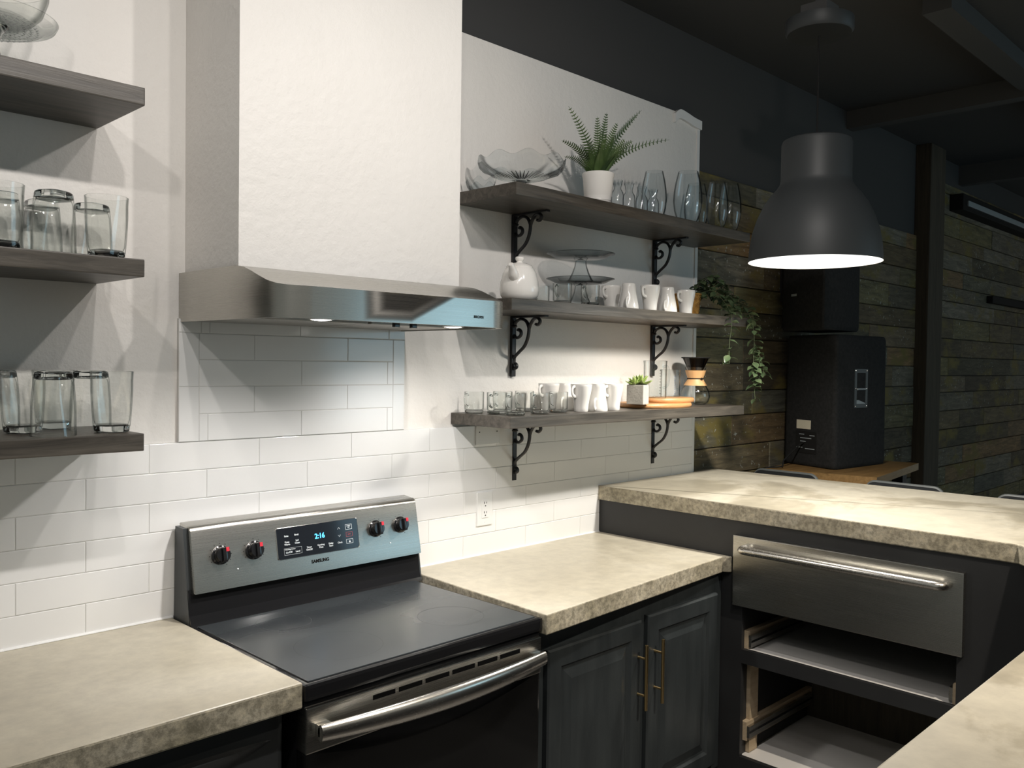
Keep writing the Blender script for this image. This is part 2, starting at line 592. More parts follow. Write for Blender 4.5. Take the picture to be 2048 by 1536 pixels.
# white kitchen wall, ending at x = 2.6
wall = MB()
wall.box(-1.6, 2.585, 0.0, 0.11, 0.0, 2.83)
wb = structure(wall.build('wall_back', 'plaster'))
# black upper wall above the white partition
structure(MB().box(-1.6, 2.6, 0.05, 0.15, 2.82, CEIL).build('wall_upper', 'ceiling'))
# wall end trims
structure(MB().box(2.585, 2.607, -0.006, 0.118, 1.0, 2.79).build('trim_1', 'white_trim'))
t2 = MB()
pth = smooth_path([(2.39, -0.012, 2.805), (2.43, -0.02, 2.83), (2.49, -0.02, 2.825), (2.55, -0.012, 2.815), (2.612, -0.012, 2.81)], 5)
t2.rings([[(p.x, -0.014, p.z + 0.012), (p.x, 0.004, p.z + 0.012), (p.x, 0.004, p.z - 0.03), (p.x, -0.014, p.z - 0.03)] for p in pth], 0, False, True, True, True)
structure(t2.build('trim_2', 'white_trim'))
# boxed-in duct above the hood
structure(MB().box(0.037, 0.789, -0.309, 0.02, 1.868, CEIL).build('wall_chase', 'plaster'))

# grout bed and tiles of the splashback, each tile its own piece
gb = MB()
gb.box(-1.6, 2.585, -0.0088, 0.0, 0.90, 1.4032)
gb.box(0.0145, 0.8075, -0.0118, 0.0, 1.4037, 1.75)
gb.build('grout_bed', 'grout', wb)
tile_cache = {}


def tile(x0, x1, z0, z1, y=-0.003, g=0.0007):
    x0, x1, z0, z1 = x0 + g, x1 - g, z0 + g, z1 - g
    wd, h = round(x1 - x0, 4), round(z1 - z0, 4)
    if wd < 0.006 or h < 0.006:
        return
    if (wd, h) not in tile_cache:
        b = MB()
        e = 0.0016
        def ring(i, yy):
            return [(i, yy, i), (wd - i, yy, i), (wd - i, yy, h - i), (i, yy, h - i)]
        b.rings([ring(0, 0.0), ring(0, -0.0055), ring(e * 0.4, -0.0068), ring(e, -0.0072)], 0, False, True, False, True)
        tile_cache[(wd, h)] = b.mesh('tile', ['tile'])
    o = bpy.data.objects.new('tile', tile_cache[(wd, h)])
    C.objects.link(o)
    o.parent = wb
    o.location = (x0, y, z0)
    o.rotation_euler = (random.uniform(-0.0025, 0.0025), 0, random.uniform(-0.0012, 0.0012))


RH = 0.0815
for r in range(6):
    z1 = 1.403 - r * RH
    z0 = max(z1 - RH, 0.905)
    off = -0.066 if r % 2 == 0 else -0.231
    k = -5
    while True:
        a, b = off + k * 0.33, off + (k + 1) * 0.33
        k += 1
        if a > 2.585:
            break
        a, b = max(a, -1.6), min(b, 2.585)
        if b <= a:
            continue
        zz0 = z0
        if a > 1.86 and z0 < 1.10:
            if z1 < 1.115:
                continue
            zz0 = max(z0, 1.10)
        tile(a, b, zz0, z1)
PX0, PX1 = 0.014, 0.808
rows = [1.4035, 1.481, 1.559, 1.636, 1.711]
for z0, z1 in ((1.4035, 1.559), (1.559, 1.711)):
    tile(PX0, 0.074, z0, z1, -0.006)
    tile(0.758, PX1, z0, z1, -0.006)
for r in range(4):
    cuts = [0.074] + ([0.10, 0.405, 0.735] if r == 0 else [0.245, 0.575] if r % 2 else [0.405, 0.735]) + [0.758]
    for a, b in zip(cuts[:-1], cuts[1:]):
        tile(a, b, rows[r], rows[r + 1], -0.006)
for a, b in zip([0.014, 0.08, 0.105, 0.40, 0.74], [0.08, 0.105, 0.40, 0.74, 0.808]):
    tile(a, b, 1.711, 1.75, -0.006)
# thin bead of sealant along the counter
structure(MB().tube([(-1.6, -0.011, 0.9155), (0.0, -0.011, 0.9155)], 0.005, 6).build('trim_3', 'white_trim'))
structure(MB().tube([(0.83, -0.011, 0.9155), (1.873, -0.011, 0.9155)], 0.005, 6).build('trim_4', 'white_trim'))

# reclaimed plank wall beyond the kitchen
wr = structure(MB().box(2.6, 11.0, 0.05, 0.15, 0.0, CEIL).build('wall_right', 'ceiling'))
random.seed(11)
plank_meshes = {}


def plank(x0, x1, z0, z1, y):
    key = (round(x1 - x0, 2), round(z1 - z0, 3))
    L, H = key
    if key not in plank_meshes:
        b = MB()
        e = 0.004
        d = 0.022
        b.rings([[(0, 0, 0), (L, 0, 0), (L, 0, H), (0, 0, H)], [(0, -d + e, 0), (L, -d + e, 0), (L, -d + e, H), (0, -d + e, H)], [(e, -d, e), (L - e, -d, e), (L - e, -d, H - e), (e, -d, H - e)]], 0, False, True, False, True)
        plank_meshes[key] = b.mesh('plank', ['plank'])
    o = bpy.data.objects.new('plank', plank_meshes[key])
    C.objects.link(o)
    o.parent = wr
    o.location = (x0, y, z0)


def plank_field(xa, xb, za, zb, lmin, lmax):
    z = za
    while z < zb - 0.04:
        h = random.choice([0.115, 0.13, 0.145, 0.145, 0.16])
        if z + h > zb - 0.03:
            h = round(zb - z, 3)
        x = xa
        while x < xb - 0.02:
            L = round(random.uniform(lmin, lmax), 1)
            if x == xa:
                L = round(L * random.uniform(0.4, 1), 1)
            if x + L > xb - 0.15:
                L = round(xb - x, 2)
            plank(x + 0.002, x + L - 0.002, z + 0.002, z + h - 0.002, 0.05 + random.uniform(-0.003, 0.004))
            x += L
        z += h


plank_field(2.612, 5.56, 0.55, 2.60, 0.5, 1.5)
plank_field(5.80, 10.2, 0.45, 3.06, 0.6, 1.7)
structure(MB().bbox(5.50, 5.79, -0.06, 0.05, 0.0, CEIL, 0.008).build('trim_5', 'post_wood'))
# dark battens across the ceiling
for x, zz in ((4.35, 3.14), (6.4, 3.10)):
    structure(MB().box(x, x + 0.09, -5.4, 0.05, zz, CEIL + 0.01).build('ceiling_beam', 'beam'))
bx = MB()
bx.box(2.9, 10.5, -1.05, -0.93, 3.17, CEIL + 0.01)
structure(bx.build('ceiling_beam', 'beam'))

# ================================================================== COUNTERS AND CABINETS
# left counter
lc = MB().prism([(-1.5, -0.69), (0.0, -0.69), (0.0, -0.004), (-1.5, -0.004)], 0.854, 0.914, 0, 1)
o = lc.build('countertop', ['concrete', 'concrete_edge'])
bv = o.modifiers.new('b', 'BEVEL')
bv.width = 0.005
bv.segments = 2
tag(o, 'beige concrete countertop slab between the stove and the tiles under tumbler shelves', 'countertop')
# right counter between stove and bar
rc = MB().prism([(0.787, -0.708), (1.845, -0.640), (1.866, -0.662), (1.873, -0.662), (1.873, -0.004), (0.830, -0.004)], 0.856, 0.916, 0, 1)
o = rc.build('countertop', ['concrete', 'concrete_edge'])
bv = o.modifiers.new('b', 'BEVEL')
bv.width = 0.005
bv.segments = 2
tag(o, 'short beige concrete countertop between stove and raised black bar', 'countertop')
# raised bar slab (wraps the wall end) and its return towards the room
bar = MB().prism([(1.868, 0.0), (1.868, -1.627), (1.575, -1.922), (-0.6, -1.935), (-0.6, -2.46), (2.83, -2.46), (2.86, -1.385), (2.80, 0.028), (2.612, 0.028), (2.612, -0.008), (1.868, -0.008)][0:1] + [(1.868, -1.627), (1.575, -1.922), (-0.6, -1.935), (-0.6, -2.40), (2.88, -2.40), (2.862, -1.385), (2.798, 0.024), (2.612, 0.024), (2.612, -0.010), (1.868, -0.010)][0:], 1.055, 1.115, 0, 1)
o = bar.build('bar_counter', ['concrete_bar', 'concrete_edge'])
bv = o.modifiers.new('b', 'BEVEL')
bv.width = 0.004
bv.segments = 2
tag(o, 'raised concrete bar top on black cabinetry beneath the pendant lamp', 'bar counter')

# dishwasher under the left counter
d = thing('dishwasher', 'black dishwasher with crescent pocket handle under the left concrete counter', 'dishwasher', (-0.31, -0.33, 0))
MB().bbox(-0.30, 0.295, -0.27, 0.30, 0.1, 0.853, 0.004).build('body', 'black_paint', d)
MB().bbox(-0.298, 0.292, -0.305, -0.268, 0.12, 0.846, 0.012).build('door', 'dish_black', d)
hp = MB()
rs = []
for i in range(25):
    t = -1 + 2 * i / 24
    k = max(1e-3, 1 - abs(t) ** 2.2)
    x = t * 0.285
    rs.append([(x, -0.300, 0.785 + 0.004 * k), (x, -0.300 - 0.030 * k, 0.780 + 0.006 * k), (x, -0.300 - 0.026 * k, 0.780 - 0.014 * k), (x, -0.300, 0.780 - 0.055 * k)])
hp.rings(rs, 0, True, True, True, True)
hp.build('handle', 'dish_black', d)
MB().box(-0.30, 0.295, -0.22, 0.30, 0.0, 0.1).build('plinth', 'black_paint', d)


# two-door base cabinet
def raised_door(x0, x1, z0, z1, y, name, parent, mat='cab_paint'):
    b = MB()
    def rg(i, yy):
        return [(x0 + i, yy, z0 + i), (x1 - i, yy, z0 + i), (x1 - i, yy, z1 - i), (x0 + i, yy, z1 - i)]
    b.rings([rg(0, y), rg(0, y - 0.016), rg(0.006, y - 0.021), rg(0.058, y - 0.021), rg(0.066, y - 0.012), rg(0.074, y - 0.011), rg(0.108, y - 0.020), rg(0.116, y - 0.020)], 0, False, True, True, True)
    return b.build(name, mat, parent)


c = thing('base_cabinet', 'black two-door base cabinet with raised panels and brass bar pulls', 'cabinet', (0, 0, 0))
MB().bbox(0.812, 1.868, -0.62, -0.005, 0.10, 0.856, 0.002).build('body', 'cab_paint', c)
MB().box(0.812, 1.868, -0.56, -0.01, 0.0, 0.10).build('plinth', 'black_paint', c)
for x0, x1, hx in ((0.872, 1.340, 1.318), (1.376, 1.815, 1.412)):
    dr = raised_door(x0, x1, 0.13, 0.775 if x0 < 1 else 0.782, -0.62, 'door', c)
    h = MB()
    h.tube([(hx, -0.676, 0.483), (hx, -0.676, 0.702)], 0.0058, 10)
    for z in (0.53, 0.655):
        h.tube([(hx, -0.64, z), (hx, -0.676, z)], 0.0042, 8)
    h.build('handle', 'brass', dr, 'slim brass bar pull')

# bar cabinet with warming drawer cut-out and two open bays
b = thing('bar_cabinet', 'black bar cabinet with two open drawer bays under the raised bar', 'cabinet', (0, 0, 0))
XF, XB = 1.875, 2.44
def fr(y0, y1, z0, z1, nm):
    MB().box(XF, XF + 0.02, y0, y1, z0, z1).build(nm, 'black_paint', b)
fr(-0.707, -0.006, 0.0, 1.055, 'stile')
fr(-1.93, -1.462, 0.0, 1.055, 'stile')
fr(-1.462, -0.707, 0.740, 1.055, 'rail')
fr(-1.462, -0.707, 0.520, 0.572, 'rail')
fr(-1.462, -0.707, 0.0, 0.164, 'rail')
MB().box(XF + 0.02, XB, -0.700, -0.684, 0.05, 1.05).build('side_panel', 'black_paint', b)
MB().box(XF + 0.02, XB, -1.486, -1.468, 0.05, 1.05).build('side_panel', 'black_paint', b)
MB().box(XB, XB + 0.02, -1.93, -0.006, 0.0, 1.055).build('back_panel', 'post_wood', b)
MB().box(XF + 0.02, XB, -1.468, -0.700, 0.552, 0.570).build('shelf_board', 'melamine', b)
MB().box(XF + 0.02, XB, -1.468, -0.700, 0.142, 0.162).build('shelf_board', 'melamine', b)
MB().box(XF + 0.02, XB, -1.468, -0.700, 0.735, 0.75).build('divider', 'black_paint', b)
MB().box(1.93, 1.99, -0.7005, -0.716, 0.165, 0.55).build('upright', 'pale_wood', b, 'pale wood upright inside the lower bay')
for (ya, yb, z, nm) in ((-0.700, -0.722, 0.60, 'a'), (-0.70, -0.722, 0.255, 'b'), (-1.468, -1.446, 0.60, 'c'), (-1.468, -1.446, 0.255, 'd')):
    s = 1 if yb < ya else -1
    bl = MB().box(XF + 0.022, XB - 0.01, min(ya, yb), max(ya, yb), z - 0.034, z + 0.036).build('slide_block', 'pale_wood', b, 'raw wood block behind the runner')
    ym = yb - s * 0.012
    sm = MB()
    sm.box(XF + 0.024, XB - 0.03, min(yb, ym), max(yb, ym), z - 0.022, z + 0.022)
    sm.box(XF + 0.026, XB - 0.03, min(yb, ym) - 0.001, max(yb, ym) + 0.001, z - 0.004, z + 0.004, 1)
    sm.build('drawer_slide', ['steel', 'rubber'], bl)
# cabinets under the near return of the bar
b = thing('bar_cabinet', 'black cabinet base under the near return of the concrete bar', 'cabinet', (0, 0, 0))
MB().box(-0.55, 1.59, -2.36, -1.99, 0.0, 1.055).build('return_panel', 'black_paint', b)
MB().box(1.59, 2.46, -2.36, -1.935, 0.0, 1.055).build('corner_panel', 'black_paint', b)

# warming drawer
wd = thing('warming_drawer', 'stainless steel warming drawer front with long tubular handle in black bar cabinet', 'warming drawer', (1.875, -1.08, 0.0))
MB().bbox(-0.022, 0.0, -0.404, 0.404, 0.739, 1.003, 0.003).build('front', 'steel', wd)
h = MB()
pts = smooth_path([(-0.018, 0.352, 0.958), (-0.045, 0.354, 0.958), (-0.058, 0.342, 0.958), (-0.060, 0.318, 0.958)], 5) + [Vector((-0.060, 0.0, 0.958))] + smooth_path([(-0.060, -0.318, 0.958), (-0.058, -0.342, 0.958), (-0.045, -0.354, 0.958), (-0.018, -0.352, 0.958)], 5)
h.tube(pts, 0.0145, 14)
h.build('handle', 'steel_handle', wd)

# ================================================================== RANGE
rg_ = thing('range', 'freestanding stainless steel electric range with black glass cooktop', 'stove', (0, 0, 0))
RX0, RX1 = 0.006, 0.784
MB().box(RX0 + 0.004, RX1 - 0.004, -0.655, -0.03, 0.03, 0.89).build('body', 'black_enamel', rg_)
MB().box(RX0 + 0.03, RX1 - 0.03, -0.60, -0.05, 0.0, 0.03).build('plinth', 'black_enamel', rg_)
ct = MB()
ct.bbox(RX0 - 0.004, RX1 + 0.002, -0.695, -0.05, 0.868, 0.906, 0.009)
ct.build('cooktop_frame', 'black_enamel', rg_)
cg = MB().bbox(RX0 + 0.014, RX1 - 0.014, -0.677, -0.118, 0.904, 0.9085, 0.0015).build('cooktop', 'cooktop_glass', rg_)
for bx_, by_, br in ((0.215, -0.51, 0.112), (0.595, -0.51, 0.095), (0.215, -0.24, 0.075), (0.595, -0.24, 0.075)):
    ring = MB()
    rr = [br, br + 0.0012]
    ring.rings([[(bx_ + q * math.cos(2 * PI * i / 48), by_ + q * math.sin(2 * PI * i / 48), 0.9088) for i in range(48)] for q in rr], 0, False)
    ring.build('burner_ring', 'dark_grey', cg)
# sloped black skirt of the back guard
sk = MB()
prof = [(-0.125, 0.904), (-0.118, 0.915), (-0.108, 0.935), (-0.098, 1.005), (-0.03, 1.005), (-0.03, 0.904)]
sk.rings([[(x, y, z) for y, z in prof] for x in (0.004, 0.803)], 0, False, True, True, True)
sk.build('skirt', 'black_enamel', rg_)
# control panel, tilted steel slab with rounded top
P0 = Vector((0, -0.115, 0.995))
VV = (Vector((0, -0.078, 1.18)) - P0).normalized()
NN = Vector((0, -VV.z, VV.y))
TILT = math.atan2(VV.y, VV.z)  # lean backwards
cp = MB()
prof = [(0.0, 0.0), (0.170, 0.0), (0.180, -0.003), (0.186, -0.009), (0.188, -0.018), (0.187, -0.075), (0.0, -0.020)]
ringsx = []
for x, ins in ((0.015, 0.003), (0.018, 0.0), (0.805, 0.0), (0.808, 0.003)):
    ring = []
    for v, n in prof:
        q = P0 + VV * (min(max(v, ins), 0.188 - ins)) + NN * (n - (ins if n > -0.02 else 0))
        if n == -0.075:
            q = Vector((0, -0.020, 1.180 - ins))
        ring.append((x, q.y, q.z))
    ringsx.append(ring)
cp.rings(ringsx, 0, True, True, True, True)
panel = cp.build('control_panel', 'steel', rg_)
# side cheeks
for xa, xb in ((0.003, 0.0165), (0.8065, 0.812)):
    ck = MB()
    prof = [(-0.095, 1.0), (-0.068, 1.17), (-0.02, 1.172), (-0.012, 0.904), (-0.112, 0.904)]
    ck.rings([[(x, y, z) for y, z in prof] for x in (xa, xb)], 0, False, True, True, True)
    ck.build('side_cheek', 'dark_grey', rg_)


def on_panel(x, v, n=0.0):
    q = P0 + VV * v + NN * n
    return (x, q.y, q.z)


PROT = (PI / 2 - TILT, 0, 0)
PROT_FIX = Matrix((Vector((1, 0, 0)), VV, NN)).transposed().to_euler()
# display
dm = MB()
def rrect(x0, x1, v0, v1, r, n):
    out = []
    for cx, cv, a0 in ((x1 - r, v1 - r, 0), (x0 + r, v1 - r, PI / 2), (x0 + r, v0 + r, PI), (x1 - r, v0 + r, 1.5 * PI)):
        for i in range(5):
            a = a0 + PI / 2 * i / 4
            out.append(on_panel(cx + r * math.cos(a), cv + r * math.sin(a), n))
    return out
dm.rings([rrect(0.274, 0.563, 0.053, 0.147, 0.006, -0.002), rrect(0.274, 0.563, 0.053, 0.147, 0.006, 0.0012), rrect(0.2755, 0.5615, 0.0545, 0.1455, 0.006, 0.0018)], 0, False, True, False, False)
dm.build('display_bezel', 'chrome', panel)
MB().add(rrect(0.2755, 0.5615, 0.0545, 0.1455, 0.006, 0.0016), [list(range(20))]).build('display', 'display', panel)


def label_txt(s, x, v, size, mat='print_white', nm='lettering', sx=1.0, n=0.0020):
    return text_mesh(s, size, nm, mat, panel, on_panel(x, v, n), PROT_FIX, sx=sx)


label_txt('2:16', 0.4215, 0.107, 0.0215, 'led', 'clock_digits', 0.95)
for s, x, v in (('Bake', 0.3074, 0.1205), ('Broil', 0.3417, 0.1211), ('Keep\nWarm', 0.3083, 0.0994), ('Self\nClean', 0.3423, 0.1006), ('On/Off', 0.3122, 0.0722), ('Level', 0.3419, 0.0722), ('Timer\nOn/Off', 0.3814, 0.0747), ('Cooking\nTime', 0.4228, 0.0763), ('Delay\nStart', 0.4586, 0.0759), ('Clock', 0.4915, 0.0774)):
    label_txt(s, x, v, 0.0072)
label_txt('Warming Center', 0.3171, 0.0810, 0.0050)


def frame_mark(x0, x1, v0, v1, tck, mat, n=0.0020):
    mm = MB()
    for a0, a1, b0, b1 in ((x0, x1, v0, v0 + tck), (x0, x1, v1 - tck, v1), (x0, x0 + tck, v0, v1), (x1 - tck, x1, v0, v1)):
        mm.add([on_panel(a0, b0, n), on_panel(a1, b0, n), on_panel(a1, b1, n), on_panel(a0, b1, n)], [(0, 1, 2, 3)])
    mm.build('button_outline', mat, panel)


frame_mark(0.2965, 0.3555, 0.0650, 0.0850, 0.0005, 'print_white')
frame_mark(0.516, 0.5404, 0.1138, 0.1300, 0.0010, 'print_white')
frame_mark(0.516, 0.5404, 0.0915, 0.1060, 0.0010, 'print_red')
frame_mark(0.515, 0.540, 0.0703, 0.0841, 0.0010, 'print_white')
label_txt('START\nSET', 0.5282, 0.1222, 0.0050)
label_txt('OFF', 0.528, 0.0987, 0.0065, 'print_red')
for sgn, v in ((1, 0.1215), (-1, 0.098)):
    mm = MB()
    for s in (-1, 1):
        mm.add([on_panel(0.4915 + s * 0.005, v - sgn * 0.003, 0.002), on_panel(0.4915 + s * 0.0038, v - sgn * 0.003, 0.002), on_panel(0.4915, v + sgn * 0.0018, 0.002), on_panel(0.4915, v + sgn * 0.0032, 0.002)], [(0, 1, 2, 3)])
    mm.build('arrow_mark', 'print_white', panel)
lk = MB()
lk.add([on_panel(0.5248, 0.0735, 0.002), on_panel(0.5305, 0.0735, 0.002), on_panel(0.5305, 0.0775, 0.002), on_panel(0.5248, 0.0775, 0.002)], [(0, 1, 2, 3)])
for i in range(8):
    a, a2 = PI * i / 8, PI * (i + 1) / 8
    lk.add([on_panel(0.5277 + q * math.cos(w_), 0.0775 + q * math.sin(w_), 0.002) for q, w_ in ((0.0023, a), (0.0023, a2), (0.0015, a2), (0.0015, a))], [(0, 1, 2, 3)])
lk.build('lock_mark', 'print_white', panel)
text_mesh('SAMSUNG', 0.0138, 'lettering', 'print_dark', panel, on_panel(0.4165, 0.0330, 0.0006), PROT_FIX, sx=0.98, bold=0.035)
# knobs
for kx, kv in ((0.0988, 0.0958), (0.2013, 0.0952), (0.6314, 0.1033), (0.7309, 0.1041)):
    k = thing_k = MB()
    prof = [(0.0265, 0.0), (0.0265, 0.004), (0.0225, 0.006), (0.0215, 0.020), (0.0195, 0.0235), (0.0, 0.0240)]
    k.lathe(prof, 32)
    k.bbox(-0.0065, 0.0065, -0.0200, 0.0200, 0.018, 0.0315, 0.003)
    ko = k.build('knob', 'black_plastic', panel)
    ko.location = on_panel(kx, kv, 0.0)
    ko.rotation_euler = PROT_FIX
    mk = MB().box(0.0025, 0.0115, 0.0085, 0.0200, 0.0215, 0.0330).build('pointer', 'red_mark', ko, 'red pointer mark')
    dots = MB()
    for i in range(10):
        a = math.radians(-60 + 30 * i)
        cx, cv = kx + 0.0325 * math.cos(a), kv + 0.0325 * math.sin(a)
        dots.add([on_panel(cx + sx_ * 0.0009, cv + sv_ * 0.0012, 0.0003) for sx_, sv_ in ((-1, -1), (1, -1), (1, 1), (-1, 1))], [(0, 1, 2, 3)])
    dots.build('dial_marks', 'print_dark', panel)
for kx in (0.147, 0.684):
    o = MB().lathe([(0.0024, 0.0), (0.0020, 0.0014), (0.0, 0.0018)], 12).build('indicator', 'print_white', panel)
    o.location = on_panel(kx, 0.050, 0)
    o.rotation_euler = PROT_FIX
# front
MB().bbox(RX0, RX1 - 0.002, -0.684, -0.64, 0.850, 0.872, 0.004).build('vent_trim', 'black_enamel', rg_)
door = MB().bbox(RX0 + 0.002, RX1 - 0.004, -0.690, -0.650, 0.18, 0.748, 0.006).build('oven_door', 'oven_glass', rg_)
dp = MB().bbox(RX0 + 0.001, RX1 - 0.002, -0.692, -0.650, 0.746, 0.851, 0.003).build('door_trim', 'steel', rg_)
sl = [0.185, 0.263, 0.348, 0.438, 0.528, 0.612, 0.700]
for a, e in zip(sl[:-1], sl[1:]):
    MB().box(a + 0.006, e - 0.006, -0.6935, -0.690, 0.824, 0.835).build('vent_slot', 'slot_black', dp)
hb = MB()
rs = []
for i in range(33):
    t = -1 + 2 * i / 32
    x = 0.402 + t * 0.372
    y = -0.715 - 0.038 * (1 - t * t)
    sc = 0.72 + 0.28 * (1 - t * t)
    rs.append([(x, y + 0.015 * sc * math.cos(a), 0.797 + 0.0275 * sc * math.sin(a)) for a in (2 * PI * k / 16 for k in range(16))])
hb.rings(rs, 0, True, True, True, True)
for s in (-1, 1):
    hb.bbox(0.402 + s * 0.355 - 0.017, 0.402 + s * 0.355 + 0.017, -0.716, -0.690, 0.783, 0.813, 0.004)
hb.build('handle', 'steel_handle', dp)
MB().bbox(RX0 + 0.002, RX1 - 0.004, -0.686, -0.650, 0.035, 0.172, 0.004).build('storage_drawer', 'steel', rg_)

# ================================================================== RANGE HOOD
hd = thing('range_hood', 'stainless steel range hood with rounded front corners below boxed duct', 'range hood', (0, 0, 0))
HB = 1.740


def ztop(y):
    t = min(1, max(0, (-y - 0.325) / (0.545 - 0.325)))
    return 1.876 - 0.058 * (t * t * (3 - 2 * t)) 


right_half = [(0.712, -0.547), (0.735, -0.545), (0.757, -0.537), (0.776, -0.522), (0.789, -0.502), (0.797, -0.476), (0.800, -0.445)] + [(0.801, y) for y in (-0.41, -0.37, -0.33, -0.25, -0.15, -0.002)]
left_half = [(0.82 - x, y) for x, y in right_half][::-1]
outl = left_half + right_half
hm = MB()
side_l = left_half
for seg in (left_half, [left_half[-1]] + [(0.25, -0.549), (0.41, -0.550), (0.57, -0.549)] + [right_half[0]], right_half):
    hm.rings([[(x, y, HB) for x, y in seg], [(x, y, ztop(y)) for x, y in seg]], 0, True, False)
ys = sorted({y for _, y in right_half})
strip = []
for y in ys:
    xr = max(x for x, yy in right_half if abs(yy - y) < 1e-9)
    strip.append([(0.82 - xr + (2 * xr - 0.82) * k / 8, y - (0.003 * math.sin(PI * k / 8) if y < -0.54 else 0), ztop(y)) for k in range(9)])
hm.rings(strip, 0, True, False)
# lower lip turned in
inn = [(0.41 + (x - 0.41) * 0.972, y * 0.972) for x, y in outl]
hm.rings([[(x, y, HB) for x, y in outl], [(x, y, HB) for x, y in inn], [(x, y, HB + 0.012) for x, y in inn]], 0, False, False)
hm.build('canopy', 'steel', hd)
un = MB()
un.add([(x, y, HB + 0.011) for x, y in inn], [list(range(len(inn)))])
un.build('underside', 'filter', hd)
for xa, xb in ((0.055, 0.405), (0.415, 0.765)):
    MB().bbox(xa, xb, -0.36, -0.03, HB + 0.002, HB + 0.012, 0.003).build('grease_filter', 'filter', hd)
for lx, ly, ax, ay in ((0.19, -0.455, 0.06, -0.50), (0.665, -0.425, 0.78, -0.34)):
    l = MB()
    l.lathe([(0.034, 0.0), (0.034, -0.008), (0.027, -0.009), (0.027, 0.0)], 28)
    lo = l.build('lamp_ring', 'chrome', hd)
    lo.location = (lx, ly, HB + 0.011)
    lb = MB().lathe([(0.0265, 0.0), (0.0265, -0.007), (0.018, -0.0105), (0.0, -0.012)], 24).build('lamp_lens', 'hood_bulb', lo)
    spot('hood_lamp_light', (lx, ly, HB - 0.004), (ax, ay, 0.9), 23, (1.0, 0.96, 0.92), 150, 0.8, 0.02)
for sx_ in (0.415, 0.475):
    sw = MB()
    sw.bbox(sx_ - 0.018, sx_ + 0.018, -0.482, -0.468, HB + 0.003, HB + 0.012, 0.002)
    sw.bbox(sx_ - 0.009, sx_ + 0.009, -0.481, -0.469, HB - 0.009, HB + 0.006, 0.002)
    sw.build('switch', 'black_plastic', hd)
text_mesh('BROAN', 0.011, 'lettering', 'print_dark', hd, (0.655, -0.5492, HB + 0.028), (PI / 2, 0, 0))

# ================================================================== SHELVES
def shelf(x0, x1, zt, th, label, depth=0.305, group=None):
    o = MB().bbox(x0, x1, -depth, -0.0005, zt - th, zt, 0.003).build('wall_shelf', 'shelf_wood')
    return tag(o, label, 'shelf')


SL = (2.275, 1.872, 1.459)
for z, lb in zip(SL, ('thick dark wood floating shelf carrying the patterned glass cake plate', 'dark wood floating shelf with glass tumblers, directly below the cake plate shelf', 'dark wood floating shelf with glass tumblers, just above the subway tiles')):
    shelf(-1.3, -0.2, z, 0.042, lb)
SR = (2.25, 1.858, 1.455)
shelf(1.045, 2.578, SR[0], 0.043, 'dark wood shelf holding the potted fern and round glass vases')
shelf(1.03, 2.572, SR[1], 0.041, 'dark wood shelf holding the white teapot and trailing plant')
shelf(1.03, 2.556, SR[2], 0.041, 'dark wood shelf holding glass mugs, succulent and cutting boards')


# scroll brackets
def make_bracket():
    b = thing('shelf_bracket', '', 'bracket')
    u = 0.23 / 1295

    def P(X, Yc):
        return (0, -((X - 262) / 710 * 0.175) - 0.004, -(Yc - 100) * u)
    bar = MB()
    bar.bbox(-0.0105, 0.0105, -0.010, 0.004, -0.232, 0.0, 0.002)
    bar.lathe([(0.0, -0.008), (0.010, -0.006), (0.015, 0.0), (0.010, 0.006), (0.0, 0.008)], 12, cx=0, cy=-0.006)
    k = len(bar.v) - 60
    for i in range(len(bar.v) - 5 * 12, len(bar.v)):
        x, y, z = bar.v[i]
        bar.v[i] = (x, y, z - 0.038)
    bar.build('upright', 'iron', b)
    MB().bbox(-0.0105, 0.0105, -0.178, 0.0, -0.007, 0.0006, 0.002).build('arm', 'iron', b)
    for pts in (
        [(290, 300), (330, 215), (430, 165), (530, 205), (590, 320), (600, 430), (570, 600), (500, 760), (380, 890), (290, 1000), (265, 1130)],
        [(598, 400), (630, 290), (690, 190), (760, 150), (820, 185), (830, 245), (790, 300), (745, 282)],
        [(285, 505), (320, 560), (380, 560), (432, 500), (425, 425), (385, 385), (362, 415)],
        [(268, 1195), (300, 1235), (340, 1210), (345, 1160), (315, 1120)],
    ):
        MB().tube(smooth_path([P(*p) for p in pts], 5), 0.0056, 8, flat=(1, 1.35)).build('scroll', 'iron', b)
    return b


br0 = make_bracket()
first = True
for (bx_, zs, th, name) in ((1.338, SR[0], 0.043, 'upper shelf, at its fern and cake stand half'), (2.252, SR[0], 0.043, 'upper shelf, at its vase half'), (1.338, SR[1], 0.041, 'teapot shelf, at its teapot end'), (2.248, SR[1], 0.041, 'teapot shelf, at its trailing plant end'), (1.350, SR[2], 0.041, 'lowest mug shelf, below its glass mugs'), (2.256, SR[2], 0.041, 'lowest mug shelf, below its cutting boards')):
    lb = 'black iron scroll bracket under the ' + name
    loc = (bx_, -0.004, zs - th)
    if first:
        br0.location = loc
        br0['label'] = lb
        br0['group'] = 'scroll brackets of the white wall'
        first = False
    else:
        dup(br0, loc, 0, lb)

# ================================================================== GLASS AND CROCKERY BUILDERS
def sq_ring(r, z, e, n=32):
    out = []
    for i in range(n):
        a = 2 * PI * i / n + PI / n
        cx, sy = math.cos(a), math.sin(a)
        k = (abs(cx) ** e + abs(sy) ** e) ** (-1 / e)
        out.append((r * k * cx, r * k * sy, z))
    return out


